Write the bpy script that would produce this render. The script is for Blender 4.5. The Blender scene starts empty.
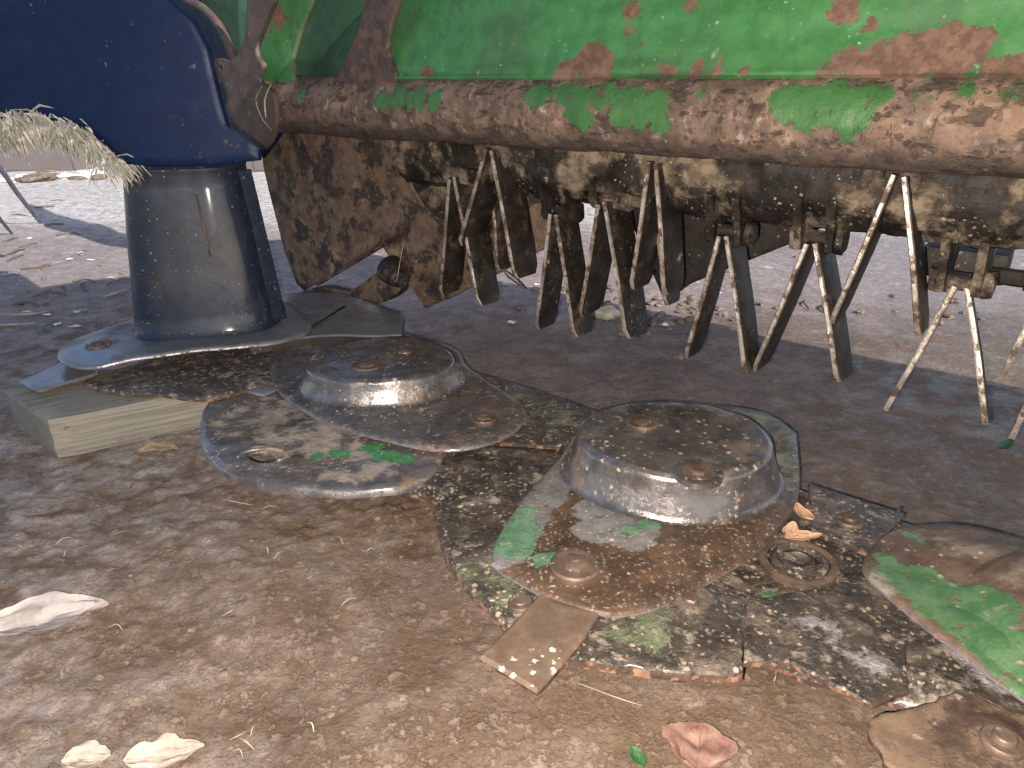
import bpy, bmesh, math, random
from mathutils import Vector, Matrix, noise
random.seed(7)
S = bpy.context.scene
C = S.collection
# ------------------------------------------------------------------ camera
F = 720.0; H = .55; PT = math.atan(299/720)
sp, cp = math.sin(PT), math.cos(PT)
cam = bpy.data.objects.new('camera', bpy.data.cameras.new('camera')); C.objects.link(cam)
cam.location = (0, 0, H); cam.rotation_euler = (math.pi/2-PT, 0, 0)
cam.data.sensor_width = 36; cam.data.lens = F/1024*36
cam.data.clip_start = .02; cam.data.clip_end = 500
S.camera = cam
U = Vector((-.785, .6195, 0)); V = Vector((.6195, .785, 0)); Z = Vector((0, 0, 1)); R = -U

def ray(px, py):
    a = (px-512)/F; b = (384-py)/F
    return Vector((a, cp+b*sp, -sp+b*cp))
def P(px, py, z=0.0):
    d = ray(px, py); t = (z-H)/d.z
    return Vector((d.x*t, d.y*t, z))
def Pv(px, py, v0):
    d = ray(px, py); t = v0/d.dot(V)
    return Vector((0, 0, H))+d*t
def Py(px, py, y):
    d = ray(px, py); t = y/d.y; return Vector((0, 0, H))+d*t
def sm(a, b, x):
    if a == b: return float(x > a)
    t = max(0, min(1, (x-a)/(b-a))); return t*t*(3-2*t)
def nz(x, y, z=0, s=1.0):
    return noise.noise(Vector((x*s, y*s, z*s)))

# ------------------------------------------------------------------ object helpers
def setp(o, label=None, cat=None, group=None, kind=None):
    if label: o['label'] = label
    if cat: o['category'] = cat
    if group: o['group'] = group
    if kind: o['kind'] = kind
    return o
def obj(name, bm, mats, parent=None, smooth=None):
    me = bpy.data.meshes.new(name)
    bmesh.ops.recalc_face_normals(bm, faces=bm.faces) if smooth != 'raw' else None
    bm.to_mesh(me); bm.free()
    for m in (mats if isinstance(mats, (list, tuple)) else [mats]): me.materials.append(m)
    o = bpy.data.objects.new(name, me); C.objects.link(o)
    if parent:
        o.parent = parent
        w = Matrix.Identity(4); q = parent
        while q:
            w = Matrix.Translation(q.location) @ w if True else w
            q = q.parent
        off = w.to_translation()
        me.transform(Matrix.Translation(-off))
    if smooth:
        for p in me.polygons: p.use_smooth = True
        if smooth != 'raw' and smooth is not True:
            try: me.set_sharp_from_angle(angle=math.radians(smooth))
            except Exception: pass
    return o
def thing_mesh(name, bm, mats, label, cat, loc, group=None, smooth=None, kind=None):
    """top-level mesh whose origin sits at loc"""
    o = obj(name, bm, mats, None, smooth)
    o.data.transform(Matrix.Translation(-Vector(loc))); o.location = loc
    return setp(o, label, cat, group, kind)
def empty(name, loc, label, cat, group=None):
    o = bpy.data.objects.new(name, None); C.objects.link(o); o.location = loc; o.empty_display_size = .05
    return setp(o, label, cat, group)

def catmull(pts, n=6, closed=True):
    out = []; N = len(pts)
    rng = range(N) if closed else range(N-1)
    for i in rng:
        g = lambda k: pts[k % N] if closed else pts[max(0, min(N-1, k))]
        p0, p1, p2, p3 = g(i-1), g(i), g(i+1), g(i+2)
        for j in range(n):
            t = j/n
            out.append(.5*((2*p1)+(p2-p0)*t+(2*p0-5*p1+4*p2-p3)*t*t+(3*p1-p0-3*p2+p3)*t**3))
    if not closed: out.append(pts[-1])
    return out
def linear(pts, n=6):
    out = []
    for i in range(len(pts)):
        a, b = pts[i], pts[(i+1) % len(pts)]
        for j in range(n): out.append(a.lerp(b, j/n))
    return out

def plate(out2, frame, f, th, rings=14, ctr=None, rag=0.0, ragS=60, rnd=.003):
    """solid sheet: outline in plane coords, relief f(a,b) along N, thickness th behind it. rim faces use slot 1"""
    O, A, B, N = frame
    bm = bmesh.new()
    if ctr is None:
        ctr = Vector((sum(p.x for p in out2)/len(out2), sum(p.y for p in out2)/len(out2)))
    if rag:
        q = []
        for p in out2:
            d = (p-ctr).normalized(); k = nz(p.x, p.y, 3.1, ragS)*rag+nz(p.x, p.y, 9.1, ragS*2.7)*rag*.6
            q.append(p+d*k)
        out2 = q
    W = lambda p, h: O+A*p.x+B*p.y+N*h
    c = bm.verts.new(W(ctr, f(ctr.x, ctr.y)))
    prev = None; n = len(out2)
    for r in range(1, rings+1):
        t = (r/rings)**.8; last = r == rings
        ring = []
        for p in out2:
            q = ctr+(p-ctr)*t
            h = f(q.x, q.y)
            if last: h -= rnd
            elif r == rings-1:
                q = p+(ctr-p).normalized()*rnd*1.2; h = f(q.x, q.y)
            ring.append(bm.verts.new(W(q, h)))
        for i in range(n):
            j = (i+1) % n
            if prev is None: bm.faces.new((c, ring[i], ring[j]))
            else: bm.faces.new((prev[i], ring[i], ring[j], prev[j]))
        prev = ring
    low = [bm.verts.new(W(p, f(p.x, p.y)-th)) for p in out2]
    for i in range(n):
        j = (i+1) % n
        fc = bm.faces.new((prev[i], low[i], low[j], prev[j])); fc.material_index = 1
    cb = bm.verts.new(W(ctr, f(ctr.x, ctr.y)-th))
    mid = [bm.verts.new(W(ctr.lerp(p, .6), f(ctr.x+(p.x-ctr.x)*.6, ctr.y+(p.y-ctr.y)*.6)-th)) for p in out2]
    for i in range(n):
        j = (i+1) % n
        bm.faces.new((low[i], mid[i], mid[j], low[j])); bm.faces.new((mid[i], cb, mid[j]))
    return bm
FH = (Vector((0, 0, 0)), Vector((1, 0, 0)), Vector((0, 1, 0)), Z)
def hz(pxs, z, n=6, smooth=True):
    pts = [P(x, y, z).to_2d() for x, y in pxs]
    return catmull(pts, n) if smooth else linear(pts, n)
def vframe(v0): return (V*v0, R, Z, -V)
def vt(pxs, v0, n=6, smooth=True):
    pts = []
    for x, y in pxs:
        w = Pv(x, y, v0); pts.append(Vector((w.dot(R), w.z)))
    return catmull(pts, n) if smooth else linear(pts, n)

def lathe(bm, prof, c, ax=Z, n=48, sx=1, mat=0, cap=True):
    ax = Vector(ax).normalized(); t = ax.orthogonal().normalized(); b = ax.cross(t)
    rings = []
    for r, h in prof:
        rings.append([bm.verts.new(Vector(c)+ax*h+(t*math.cos(2*math.pi*i/n)*sx+b*math.sin(2*math.pi*i/n))*max(r, 1e-5)) for i in range(n)])
    for k in range(len(rings)-1):
        for i in range(n):
            j = (i+1) % n
            f = bm.faces.new((rings[k][i], rings[k][j], rings[k+1][j], rings[k+1][i])); f.material_index = mat
    if cap:
        for rg in (rings[0], rings[-1]):
            try: f = bm.faces.new(rg); f.material_index = mat
            except Exception: pass
    return bm
def tube_path(bm, pts, rad, n=8, mat=0, flat=1.0, cap=True):
    rings = []
    for i, p in enumerate(pts):
        a = pts[max(0, i-1)]; b = pts[min(len(pts)-1, i+1)]
        d = (b-a).normalized(); x = d.cross(Z)
        if x.length < 1e-3: x = d.cross(Vector((1, 0, 0)))
        x.normalize(); y = d.cross(x)
        r = rad[i] if isinstance(rad, (list, tuple)) else rad
        rings.append([bm.verts.new(p+x*math.cos(2*math.pi*k/n)*r+y*math.sin(2*math.pi*k/n)*r*flat) for k in range(n)])
    for k in range(len(rings)-1):
        for i in range(n):
            j = (i+1) % n
            f = bm.faces.new((rings[k][i], rings[k][j], rings[k+1][j], rings[k+1][i])); f.material_index = mat
    if cap:
        for rg in (rings[0], rings[-1]):
            try: bm.faces.new(rg)
            except Exception: pass
    return bm
def box(bm, c, A, B, Cc, bev=0.002, mat=0):
    """box centred c with half-vectors A,B,Cc"""
    vs = []
    for i in (-1, 1):
        for j in (-1, 1):
            for k in (-1, 1): vs.append(bm.verts.new(Vector(c)+A*i+B*j+Cc*k))
    fs = [(0, 1, 3, 2), (4, 6, 7, 5), (0, 4, 5, 1), (2, 3, 7, 6), (0, 2, 6, 4), (1, 5, 7, 3)]
    F_ = [bm.faces.new([vs[q] for q in f]) for f in fs]
    for f in F_: f.material_index = mat
    if bev:
        ed = list({e for f in F_ for e in f.edges})
        bmesh.ops.bevel(bm, geom=ed, offset=bev, segments=2, affect='EDGES', profile=.5)
    return bm

# ------------------------------------------------------------------ materials
def new_mat(name):
    m = bpy.data.materials.new(name); m.use_nodes = True
    nt = m.node_tree; nt.nodes.clear()
    return m, nt
class NB:
    def __init__(s, nt):
        s.nt = nt; s.geo = nt.nodes.new('ShaderNodeNewGeometry')
        s.pos = s.geo.outputs['Position']
    def n(s, t, **k):
        x = s.nt.nodes.new(t)
        for a, b in k.items(): setattr(x, a, b)
        return x
    def link(s, a, b): s.nt.links.new(a, b)
    def math(s, op, a, b=None, clamp=False):
        x = s.n('ShaderNodeMath', operation=op, use_clamp=clamp)
        for i, q in enumerate((a, b)):
            if q is None: continue
            if isinstance(q, (int, float)): x.inputs[i].default_value = q
            else: s.link(q, x.inputs[i])
        return x.outputs[0]
    def off(s, seed, stretch=None, src=None):
        x = s.n('ShaderNodeMapping'); s.link(src or s.pos, x.inputs[0])
        x.inputs['Location'].default_value = (seed*1.37, seed*2.11, seed*.73)
        if stretch: x.inputs['Scale'].default_value = stretch
        return x.outputs[0]
    def noise(s, scale, det=6, rough=.6, seed=0, stretch=None, dist=0):
        x = s.n('ShaderNodeTexNoise'); s.link(s.off(seed, stretch), x.inputs['Vector'])
        x.inputs['Scale'].default_value = scale; x.inputs['Detail'].default_value = det
        x.inputs['Roughness'].default_value = rough; x.inputs['Distortion'].default_value = dist
        return x.outputs[0]
    def vor(s, scale, seed=0, out='Distance', feat='F1'):
        x = s.n('ShaderNodeTexVoronoi', feature=feat); s.link(s.off(seed), x.inputs['Vector'])
        x.inputs['Scale'].default_value = scale
        return x.outputs[out]
    def step(s, v, a, b):
        x = s.n('ShaderNodeMapRange', interpolation_type='SMOOTHSTEP'); s.link(v, x.inputs[0])
        x.inputs[1].default_value = a; x.inputs[2].default_value = b
        return x.outputs[0]
    def mixc(s, f, a, b, mode='MIX'):
        x = s.n('ShaderNodeMix', data_type='RGBA', blend_type=mode)
        for i, q in ((0, f), (6, a), (7, b)):
            if isinstance(q, (int, float)): x.inputs[i].default_value = q
            elif isinstance(q, tuple): x.inputs[i].default_value = (*q, 1) if len(q) == 3 else q
            else: s.link(q, x.inputs[i])
        return x.outputs[2]
    def mixf(s, f, a, b):
        x = s.n('ShaderNodeMix', data_type='FLOAT')
        for i, q in ((0, f), (2, a), (3, b)):
            if isinstance(q, (int, float)): x.inputs[i].default_value = q
            else: s.link(q, x.inputs[i])
        return x.outputs[0]
    def blobs(s, lst, amp, scale, seed, soft=.002):
        """union of spheres with a ragged edge: lst of (Vector, radius)"""
        nv = s.noise(scale, 9, .76, seed, dist=.3)
        best = None
        for c, r in lst:
            d = s.n('ShaderNodeVectorMath', operation='DISTANCE'); s.link(s.pos, d.inputs[0]); d.inputs[1].default_value = tuple(c)
            q = s.math('SUBTRACT', r, d.outputs['Value'])
            best = q if best is None else s.math('MAXIMUM', best, q)
        e = s.math('ADD', best, s.math('MULTIPLY', s.math('SUBTRACT', nv, .5), amp))
        return s.step(e, -soft, soft)

def layered(name, base, layers, rough=.6, metal=0.0, bump=.35, fine=(220, .25), var=.35, coarse=(18, .4), spec=.5, coat=0, coatr=.15):
    """base (c1,c2); layers: dict(c=(c1,c2), m=mask spec, r=rough, k=metal, h=height)"""
    m, nt = new_mat(name); b = NB(nt)
    v0 = b.noise(35, 8, .65, 1)
    col = b.mixc(b.step(v0, .35, .65), base[0], base[1])
    rg = b.mixf(b.noise(60, 5, .6, 5), max(0, rough-.18), min(1, rough+.18)); mt = b.mixf(0, metal, metal)
    hgt = b.math('ADD', b.math('MULTIPLY', b.noise(fine[0], 5, .7, 2), fine[1]), b.math('MULTIPLY', b.noise(coarse[0], 5, .6, 3), coarse[1]))
    for i, L in enumerate(layers):
        k = L['m']; sd = 11+i*7.3
        if k[0] == 'noise':      # scale, lo, hi, detail, [stretch]
            mk = b.step(b.noise(k[1], k[4] if len(k) > 4 else 8, .65, sd, k[5] if len(k) > 5 else None), k[2], k[3])
        elif k[0] == 'specks':   # scale, radius, density threshold
            d = b.vor(k[1], sd); d = b.math('ADD', d, b.math('MULTIPLY', b.math('SUBTRACT', b.noise(k[1]*2.6, 5, .75, sd), .5), 1.3))
            rc = b.n('ShaderNodeSeparateColor'); b.link(b.vor(k[1], sd, 'Color'), rc.inputs[0])
            q = b.math('MULTIPLY', b.math('POWER', rc.outputs[0], 2.6), k[2]*1.75)
            mk = b.math('SUBTRACT', 1, b.step(b.math('SUBTRACT', d, q), -.10, .03)); mk = b.math('MULTIPLY', mk, b.step(b.noise(11, 6, .65, sd+2), k[3], k[3]+.10))
        elif k[0] == 'blobs':
            mk = b.blobs(k[1], k[2], k[3], sd)
            if len(k) > 4: mk = b.math('MULTIPLY', mk, b.step(b.noise(k[4][0], 8, .65, sd+3), k[4][1], k[4][2]))
        elif k[0] == 'z':        # lo, hi, amp
            s_ = b.n('ShaderNodeSeparateXYZ'); b.link(b.pos, s_.inputs[0])
            e = b.math('ADD', s_.outputs[2], b.math('MULTIPLY', b.math('SUBTRACT', b.noise(k[4], 8, .7, sd), .5), k[3]))
            mk = b.step(e, k[1], k[2])
        elif k[0] == 'down':     # faces pointing down
            s_ = b.n('ShaderNodeSeparateXYZ'); b.link(b.geo.outputs['Normal'], s_.inputs[0])
            e = b.math('ADD', b.math('MULTIPLY', s_.outputs[2], -1), b.math('MULTIPLY', b.math('SUBTRACT', b.noise(k[3], 8, .7, sd), .5), 1.2))
            mk = b.step(e, k[1], k[2])
        if 'a' in L: mk = b.math('MULTIPLY', mk, L['a'])
        if 'flat' in L: hgt = b.math('MULTIPLY', hgt, b.math('SUBTRACT', 1, b.math('MULTIPLY', mk, L['flat'])))
        lc = b.mixc(b.step(b.noise(L.get('vs', 55), 7, .65, sd+4), .38, .62), L['c'][0], L['c'][1])
        col = b.mixc(mk, col, lc); rg = b.mixf(mk, rg, L.get('r', .8)); mt = b.mixf(mk, mt, L.get('k', 0.0))
        hgt = b.math('ADD', hgt, b.math('MULTIPLY', mk, b.mixf(b.noise(150, 4, .7, sd+6), L.get('h', 0)*.6, L.get('h', 0)*1.4)))
    # small tonal grain
    g = b.math('ADD', b.math('MULTIPLY', b.noise(420, 4, .7, 31), var*1.4), 1-var*.7)
    hs = b.n('ShaderNodeHueSaturation'); b.link(col, hs.inputs['Color']); b.link(g, hs.inputs['Value'])
    bs = b.n('ShaderNodeBsdfPrincipled'); out = b.n('ShaderNodeOutputMaterial')
    bp = b.n('ShaderNodeBump'); bp.inputs['Strength'].default_value = bump; bp.inputs['Distance'].default_value = .004
    b.link(hgt, bp.inputs['Height'])
    bs.inputs['Specular IOR Level'].default_value = spec; bs.inputs['Coat Weight'].default_value = coat; bs.inputs['Coat Roughness'].default_value = coatr
    b.link(hs.outputs[0], bs.inputs['Base Color']); b.link(rg, bs.inputs['Roughness']); b.link(mt, bs.inputs['Metallic'])
    b.link(bp.outputs[0], bs.inputs['Normal']); b.link(bs.outputs[0], out.inputs[0])
    return m

RUST = ((.10, .052, .032), (.17, .088, .052)); DKRUST = ((.030, .019, .014), (.075, .044, .030))
ORANGE = ((.30, .11, .05), (.20, .085, .05)); TAN = ((.30, .23, .165), (.42, .33, .25))
GREEN = ((.045, .15, .045), (.07, .20, .065)); STEEL = ((.16, .155, .17), (.30, .29, .31))
BLACKM = ((.012, .011, .011), (.035, .030, .027)); WHITE = ((.5, .47, .45), (.65, .62, .6))
PI_ = math.pi
def bl(*a):  # blobs from pixels on a z plane: (px,py,z,r)
    return [(P(x, y, z), r) for x, y, z, r in a]
def blv(v0, *a, g=0):
    return [(Pv(x, y, v0), r+g) for x, y, r in a]

TV = .997; TR = .056   # tube position across, radius
M = {}
M['hood'] = layered('peeling_green_paint', ((.030, .120, .034), (.048, .165, .050)), [
    dict(c=((.035, .075, .032), (.045, .10, .042)), m=('noise', 8, .46, .68, 9), r=.6, a=.85),
    dict(c=((.16, .22, .13), (.3, .3, .25)), m=('noise', 40, .66, .72, 8, (1, 1, .35)), r=.6, a=.55, h=.1),
    dict(c=((.4, .4, .34), (.3, .32, .25)), m=('specks', 130, .16, .5), r=.6, a=.7),
    dict(c=((.085, .045, .032), (.15, .085, .06)), m=('blobs', blv(TV-.02, (590, 60, .022), (600, 72, .03), (570, 76, .02), (628, 4, .018), (684, 4, .014), (682, 4, .01), (628, 30, .008),
        (845, 6, .018), (870, 22, .009), (283, 18, .022), (276, 5, .02), (274, 30, .010), (850, 66, .02), (875, 62, .022), (900, 58, .022), (930, 56, .024), (958, 44, .022), (975, 45, .018), (1000, 70, .014), (1024, 70, .018), (1070, 60, .04), (825, 74, .012), (1000, 74, .018), (950, 70, .022), (910, 72, .022), (880, 74, .018),
        (720, 72, .011), (700, 72, .012), (670, 72, .011), (650, 73, .009), (430, 76, .014), (745, 73, .009), (780, 75, .008), g=.002), .055, 45), r=.85, h=-.7),
    dict(c=((.05, .03, .022), (.09, .055, .04)), m=('noise', 48, .66, .68, 10), r=.8, h=-.5, a=.9),
    ], rough=.42, bump=.35, coarse=(9, .5), fine=(260, .12), var=.25)
M['hood_dark'] = layered('dull_dark_green_paint', ((.016, .05, .022), (.026, .07, .030)), [
    dict(c=((.1, .16, .1), (.2, .22, .16)), m=('specks', 120, .15, .5), r=.6, a=.6)], rough=.6, bump=.25, fine=(300, .15), var=.2)
M['rust_rim'] = layered('dark_crusted_rust', ((.055, .036, .03), (.10, .062, .046)), [
    dict(c=((.03, .022, .02), (.05, .035, .03)), m=('noise', 40, .5, .6), r=.6, h=.4),
    dict(c=((.10, .09, .09), (.16, .14, .135)), m=('specks', 140, .2, .45), r=.7, a=.8, h=.4)], rough=.62, bump=.7)
M['bracket'] = layered('dark_rust_and_green_bracket', ((.05, .034, .03), (.08, .052, .04)), [
    dict(c=GREEN, m=('noise', 30, .60, .66, 9), r=.5, h=.4, a=.6),
    dict(c=((.10, .09, .09), (.16, .14, .135)), m=('specks', 140, .2, .45), r=.7, a=.8, h=.4)], rough=.62, bump=.6)
tb = TV-TR
M['tube'] = layered('scaling_rust_tube', ((.080, .054, .042), (.155, .105, .078)), [
    dict(c=((.045, .031, .025), (.075, .05, .038)), m=('noise', 6, .50, .62, 9), r=.75, h=-.3, a=.75),
    dict(c=((.24, .15, .10), (.32, .22, .16)), m=('noise', 12, .55, .66, 11), r=.85, h=.4, a=.75),
    dict(c=((.17, .105, .07), (.24, .16, .115)), m=('blobs', blv(tb, (900, 108, .05), (960, 110, .055), (1010, 112, .05), (1060, 112, .06), (850, 125, .02), (740, 150, .03), (680, 142, .02)), .10, 30, (26, .40, .62)), r=.85, h=.3, a=.8),
    dict(c=((.26, .20, .155), (.38, .31, .25)), m=('noise', 45, .56, .68, 10), r=.9, h=.5, a=.75),
    dict(c=((.03, .02, .016), (.06, .04, .03)), m=('noise', 26, .54, .64, 10, (1, 1, 2.2)), r=.7, h=-.8, a=.85),
    dict(c=((.02, .012, .01), (.05, .03, .02)), m=('specks', 90, .3, .42), r=.8, h=-.8, a=.7),
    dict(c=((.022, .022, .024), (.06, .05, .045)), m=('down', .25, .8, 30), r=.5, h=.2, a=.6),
    dict(c=((.25, .22, .2), (.42, .38, .34)), m=('noise', 60, .6, .72, 10, (1, 1, .6)), r=.8, h=.3, a=.5),
    dict(c=((.032, .095, .030), (.044, .125, .038)), m=('blobs', blv(tb, (395, 97, .016), (415, 99, .016), (432, 98, .012), (382, 100, .01), (535, 92, .018), (560, 90, .018), (575, 104, .018), (600, 92, .018), (583, 118, .010), (620, 112, .014), (640, 108, .018),
        (655, 105, .018), (628, 95, .016), (660, 122, .009), (790, 100, .02), (808, 105, .022), (832, 102, .024), (850, 108, .022), (862, 92, .018), (847, 122, .012), (885, 84, .012), (920, 80, .011), (970, 80, .011), (1015, 80, .012),
        (700, 84, .008), (300, 92, .005), g=.007), .07, 30), r=.45, h=.55, vs=12, flat=.8),
    dict(c=((.06, .036, .026), (.12, .075, .052)), m=('noise', 70, .58, .61, 9, (1, 1, .45)), r=.8, h=-.35, a=.9),
    dict(c=((.20, .19, .15), (.28, .26, .21)), m=('noise', 110, .66, .70, 6, (1, 1, .25)), r=.8, h=.1, a=.6),
    ], rough=.7, bump=.7, fine=(170, .45), coarse=(28, .6), var=.3, spec=.35)
M['plate_rust'] = layered('mud_caked_rust_plate', ((.085, .055, .038), (.17, .115, .078)), [
    dict(c=((.24, .18, .125), (.32, .25, .18)), m=('noise', 11, .54, .64, 11), r=.9, h=.5, a=.7),
    dict(c=((.026, .020, .018), (.05, .036, .03)), m=('noise', 17, .50, .57, 11), r=.6, h=-.5),
    dict(c=((.16, .075, .04), (.2, .11, .06)), m=('noise', 30, .56, .66, 9), r=.8, h=.3, a=.8),
    dict(c=((.26, .22, .17), (.36, .31, .26)), m=('noise', 50, .64, .72, 9, (1, 1, .4)), r=.9, a=.8, h=.3),
    dict(c=((.3, .26, .2), (.4, .36, .3)), m=('specks', 130, .22, .5), r=.9, a=.6, h=.3)], rough=.7, bump=.9, spec=.3)
M['rotor'] = layered('mud_caked_black_rotor', ((.007, .006, .005), (.026, .019, .015)), [
    dict(c=((.12, .09, .06), (.25, .195, .14)), m=('noise', 12, .48, .60, 12), r=.9, h=.7, a=.8),
    dict(c=((.40, .37, .30), (.5, .47, .40)), m=('noise', 33, .62, .70, 9), r=.9, h=.5, a=.8),
    dict(c=((.3, .26, .2), (.4, .36, .3)), m=('specks', 150, .22, .45), r=.9, a=.7, h=.3)], rough=.55, bump=1.0, spec=.3)
M['tine_face'] = layered('dark_tine_faces', ((.010, .009, .008), (.028, .022, .018)), [
    dict(c=((.07, .045, .03), (.12, .08, .055)), m=('noise', 24, .54, .66, 9), r=.7, h=.3, a=.7),
    dict(c=((.3, .26, .2), (.4, .36, .3)), m=('specks', 170, .2, .5), r=.9, a=.7, h=.3),
    dict(c=((.42, .40, .36), (.5, .48, .44)), m=('noise', 20, .66, .71, 8), r=.8, a=.9, h=.3)], rough=.5, bump=.6, spec=.3)
M['tine_edge'] = layered('worn_tine_edges', ((.36, .29, .24), (.68, .60, .53)), [
    dict(c=((.05, .03, .02), (.11, .07, .045)), m=('noise', 36, .46, .58, 8), r=.7, h=-.3)], rough=.38, metal=.75, bump=.4)
M['drum'] = layered('scuffed_black_drum', ((.007, .011, .024), (.011, .017, .036)), [
    dict(c=((.03, .028, .028), (.055, .05, .048)), m=('noise', 9, .52, .75, 6), r=.45, a=.5),
    dict(c=((.20, .19, .18), (.3, .28, .27)), m=('specks', 150, .17, .42), r=.8, a=.6, h=.2),
    dict(c=((.2, .13, .08), (.3, .2, .13)), m=('noise', 50, .68, .73, 8), r=.8, a=.5, h=.2)], rough=.55, bump=.3, fine=(300, .2), coat=.45, coatr=.10, spec=.3)
M['navy'] = layered('skylight_tinted_dark_paint', ((.0025, .0085, .034), (.003, .011, .045)), [  # blue of the skylight is mixed into this dark paint colour
    dict(c=((.02, .04, .09), (.04, .05, .08)), m=('noise', 6, .55, .8, 5), r=.4, a=.5),
    dict(c=((.10, .09, .10), (.16, .13, .12)), m=('blobs', [(Py(200, 145, 1.17), .03), (Py(225, 135, 1.17), .03), (Py(190, 120, 1.17), .02), (Py(175, 55, 1.17), .03)], .10, 45, (60, .58, .66)), r=.8, h=.2, a=.5),
    dict(c=((.10, .12, .18), (.14, .15, .2)), m=('specks', 120, .12, .5), r=.7, a=.5)], rough=.5, bump=.2, fine=(300, .15), var=.15, spec=.22)
def steel(name, extra=(), tone=1.0, rough=.36, metal=.55):
    q = lambda c: tuple(x*tone for x in c)
    return layered(name, (q((.085, .08, .085)), q((.16, .148, .15))), [
        dict(c=((.030, .022, .018), (.07, .046, .032)), m=('noise', 16, .52, .64, 11), r=.6, k=.1, h=.3, a=.85),
        dict(c=((.035, .027, .022), (.07, .05, .038)), m=('noise', 110, .57, .65, 7), r=.6, k=.1, h=-.3, a=.7),
        dict(c=((.11, .066, .045), (.17, .11, .075)), m=('noise', 24, .53, .64, 11), r=.75, h=.4, a=.9),
        dict(c=((.20, .165, .125), (.30, .25, .19)), m=('noise', 38, .57, .67, 11), r=.9, h=.5, a=.75)]
        + list(extra) + [
        dict(c=TAN, m=('specks', 170, .26, .44), r=.9, h=.5, a=.85),
        dict(c=((.38, .31, .24), (.45, .37, .30)), m=('specks', 75, .15, .50), r=.9, h=.8, a=.9)],
        rough=rough, metal=metal, bump=.65, fine=(230, .3), coarse=(16, .8), coat=.8, coatr=.2)
def muddy(name, extra=(), a=1):
    return layered(name, ((.040, .031, .026), (.080, .062, .050)), [
        dict(c=((.012, .010, .009), (.03, .024, .02)), m=('noise', 75, .52, .62, 8), r=.4, h=-.5, a=.8),
        dict(c=((.12, .09, .068), (.19, .145, .11)), m=('noise', 24, .48, .66, 12), r=.85, h=.5, a=.7),
        dict(c=((.22, .18, .14), (.30, .25, .2)), m=('noise', 130, .58, .66, 6), r=.85, h=.4, a=.8),
        dict(c=((.24, .20, .155), (.34, .29, .235)), m=('noise', 34, .55, .66, 11), r=.9, h=.6, a=.8),
        dict(c=((.36, .35, .36), (.5, .48, .48)), m=('noise', 14, .65, .74, 11), r=.6, h=.3, a=.5)]
        + list(extra) + [
        dict(c=TAN, m=('specks', 160, .32, .40), r=.9, h=.6, a=.85),
        dict(c=((.38, .31, .24), (.45, .37, .30)), m=('specks', 70, .17, .46), r=.9, h=.9, a=.95)],
        rough=.36, metal=.3, bump=.75, fine=(200, .45), coarse=(22, .9), coat=.35, coatr=.25)
GR = ((.035, .12, .04), (.07, .18, .07))
M['guard_a'] = steel('worn_guard_steel', [
    dict(c=((.24, .19, .15), (.34, .28, .23)), m=('blobs', bl((270, 415, .072, .08), (320, 440, .072, .09), (300, 425, .072, .06), (360, 465, .072, .05)), .14, 18, (26, .40, .54)), r=.9, h=.4, a=.85),
    dict(c=((.05, .035, .025), (.09, .06, .04)), m=('blobs', bl((255, 400, .072, .05), (240, 430, .072, .03), (300, 470, .072, .03)), .10, 30, (40, .45, .56)), r=.8, h=.2, a=.85),
    dict(c=((.03, .18, .05), (.06, .22, .08)), m=('blobs', bl((372, 448, .072, .016), (386, 455, .072, .018), (402, 460, .072, .016), (340, 452, .072, .014), (318, 456, .072, .010)), .05, 60), r=.5, h=.4)], tone=1.35)
M['guard_b'] = muddy('mud_spattered_guard', [
    dict(c=((.09, .13, .06), (.17, .19, .10)), m=('blobs', bl((485, 578, .071, .035), (500, 590, .071, .03), (640, 625, .071, .03)), .09, 40, (30, .42, .60)), r=.7, h=.1, a=.7)])
M['guard_d'] = layered('rusty_tan_guard', ((.095, .062, .042), (.165, .11, .072)), [
    dict(c=DKRUST, m=('noise', 15, .50, .6, 11), r=.7, h=.3, a=.9),
    dict(c=((.22, .14, .085), (.28, .2, .135)), m=('noise', 30, .58, .68, 11), r=.8, h=.3, a=.8),
    dict(c=GR, m=('blobs', bl((1020, 735, .05, .01), (940, 765, .05, .008)), .03, 60), r=.6, h=.3),
    dict(c=TAN, m=('specks', 90, .24, .46), r=.9, h=.6, a=.7)], rough=.6, bump=.8)
M['disc_a'] = steel('worn_disc_steel', [
    dict(c=((.05, .034, .026), (.09, .06, .042)), m=('blobs', bl((470, 395, .08, .06), (500, 415, .08, .07)), .12, 20, (22, .40, .55)), r=.7, h=.3, a=.9)], tone=1.1)
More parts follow.
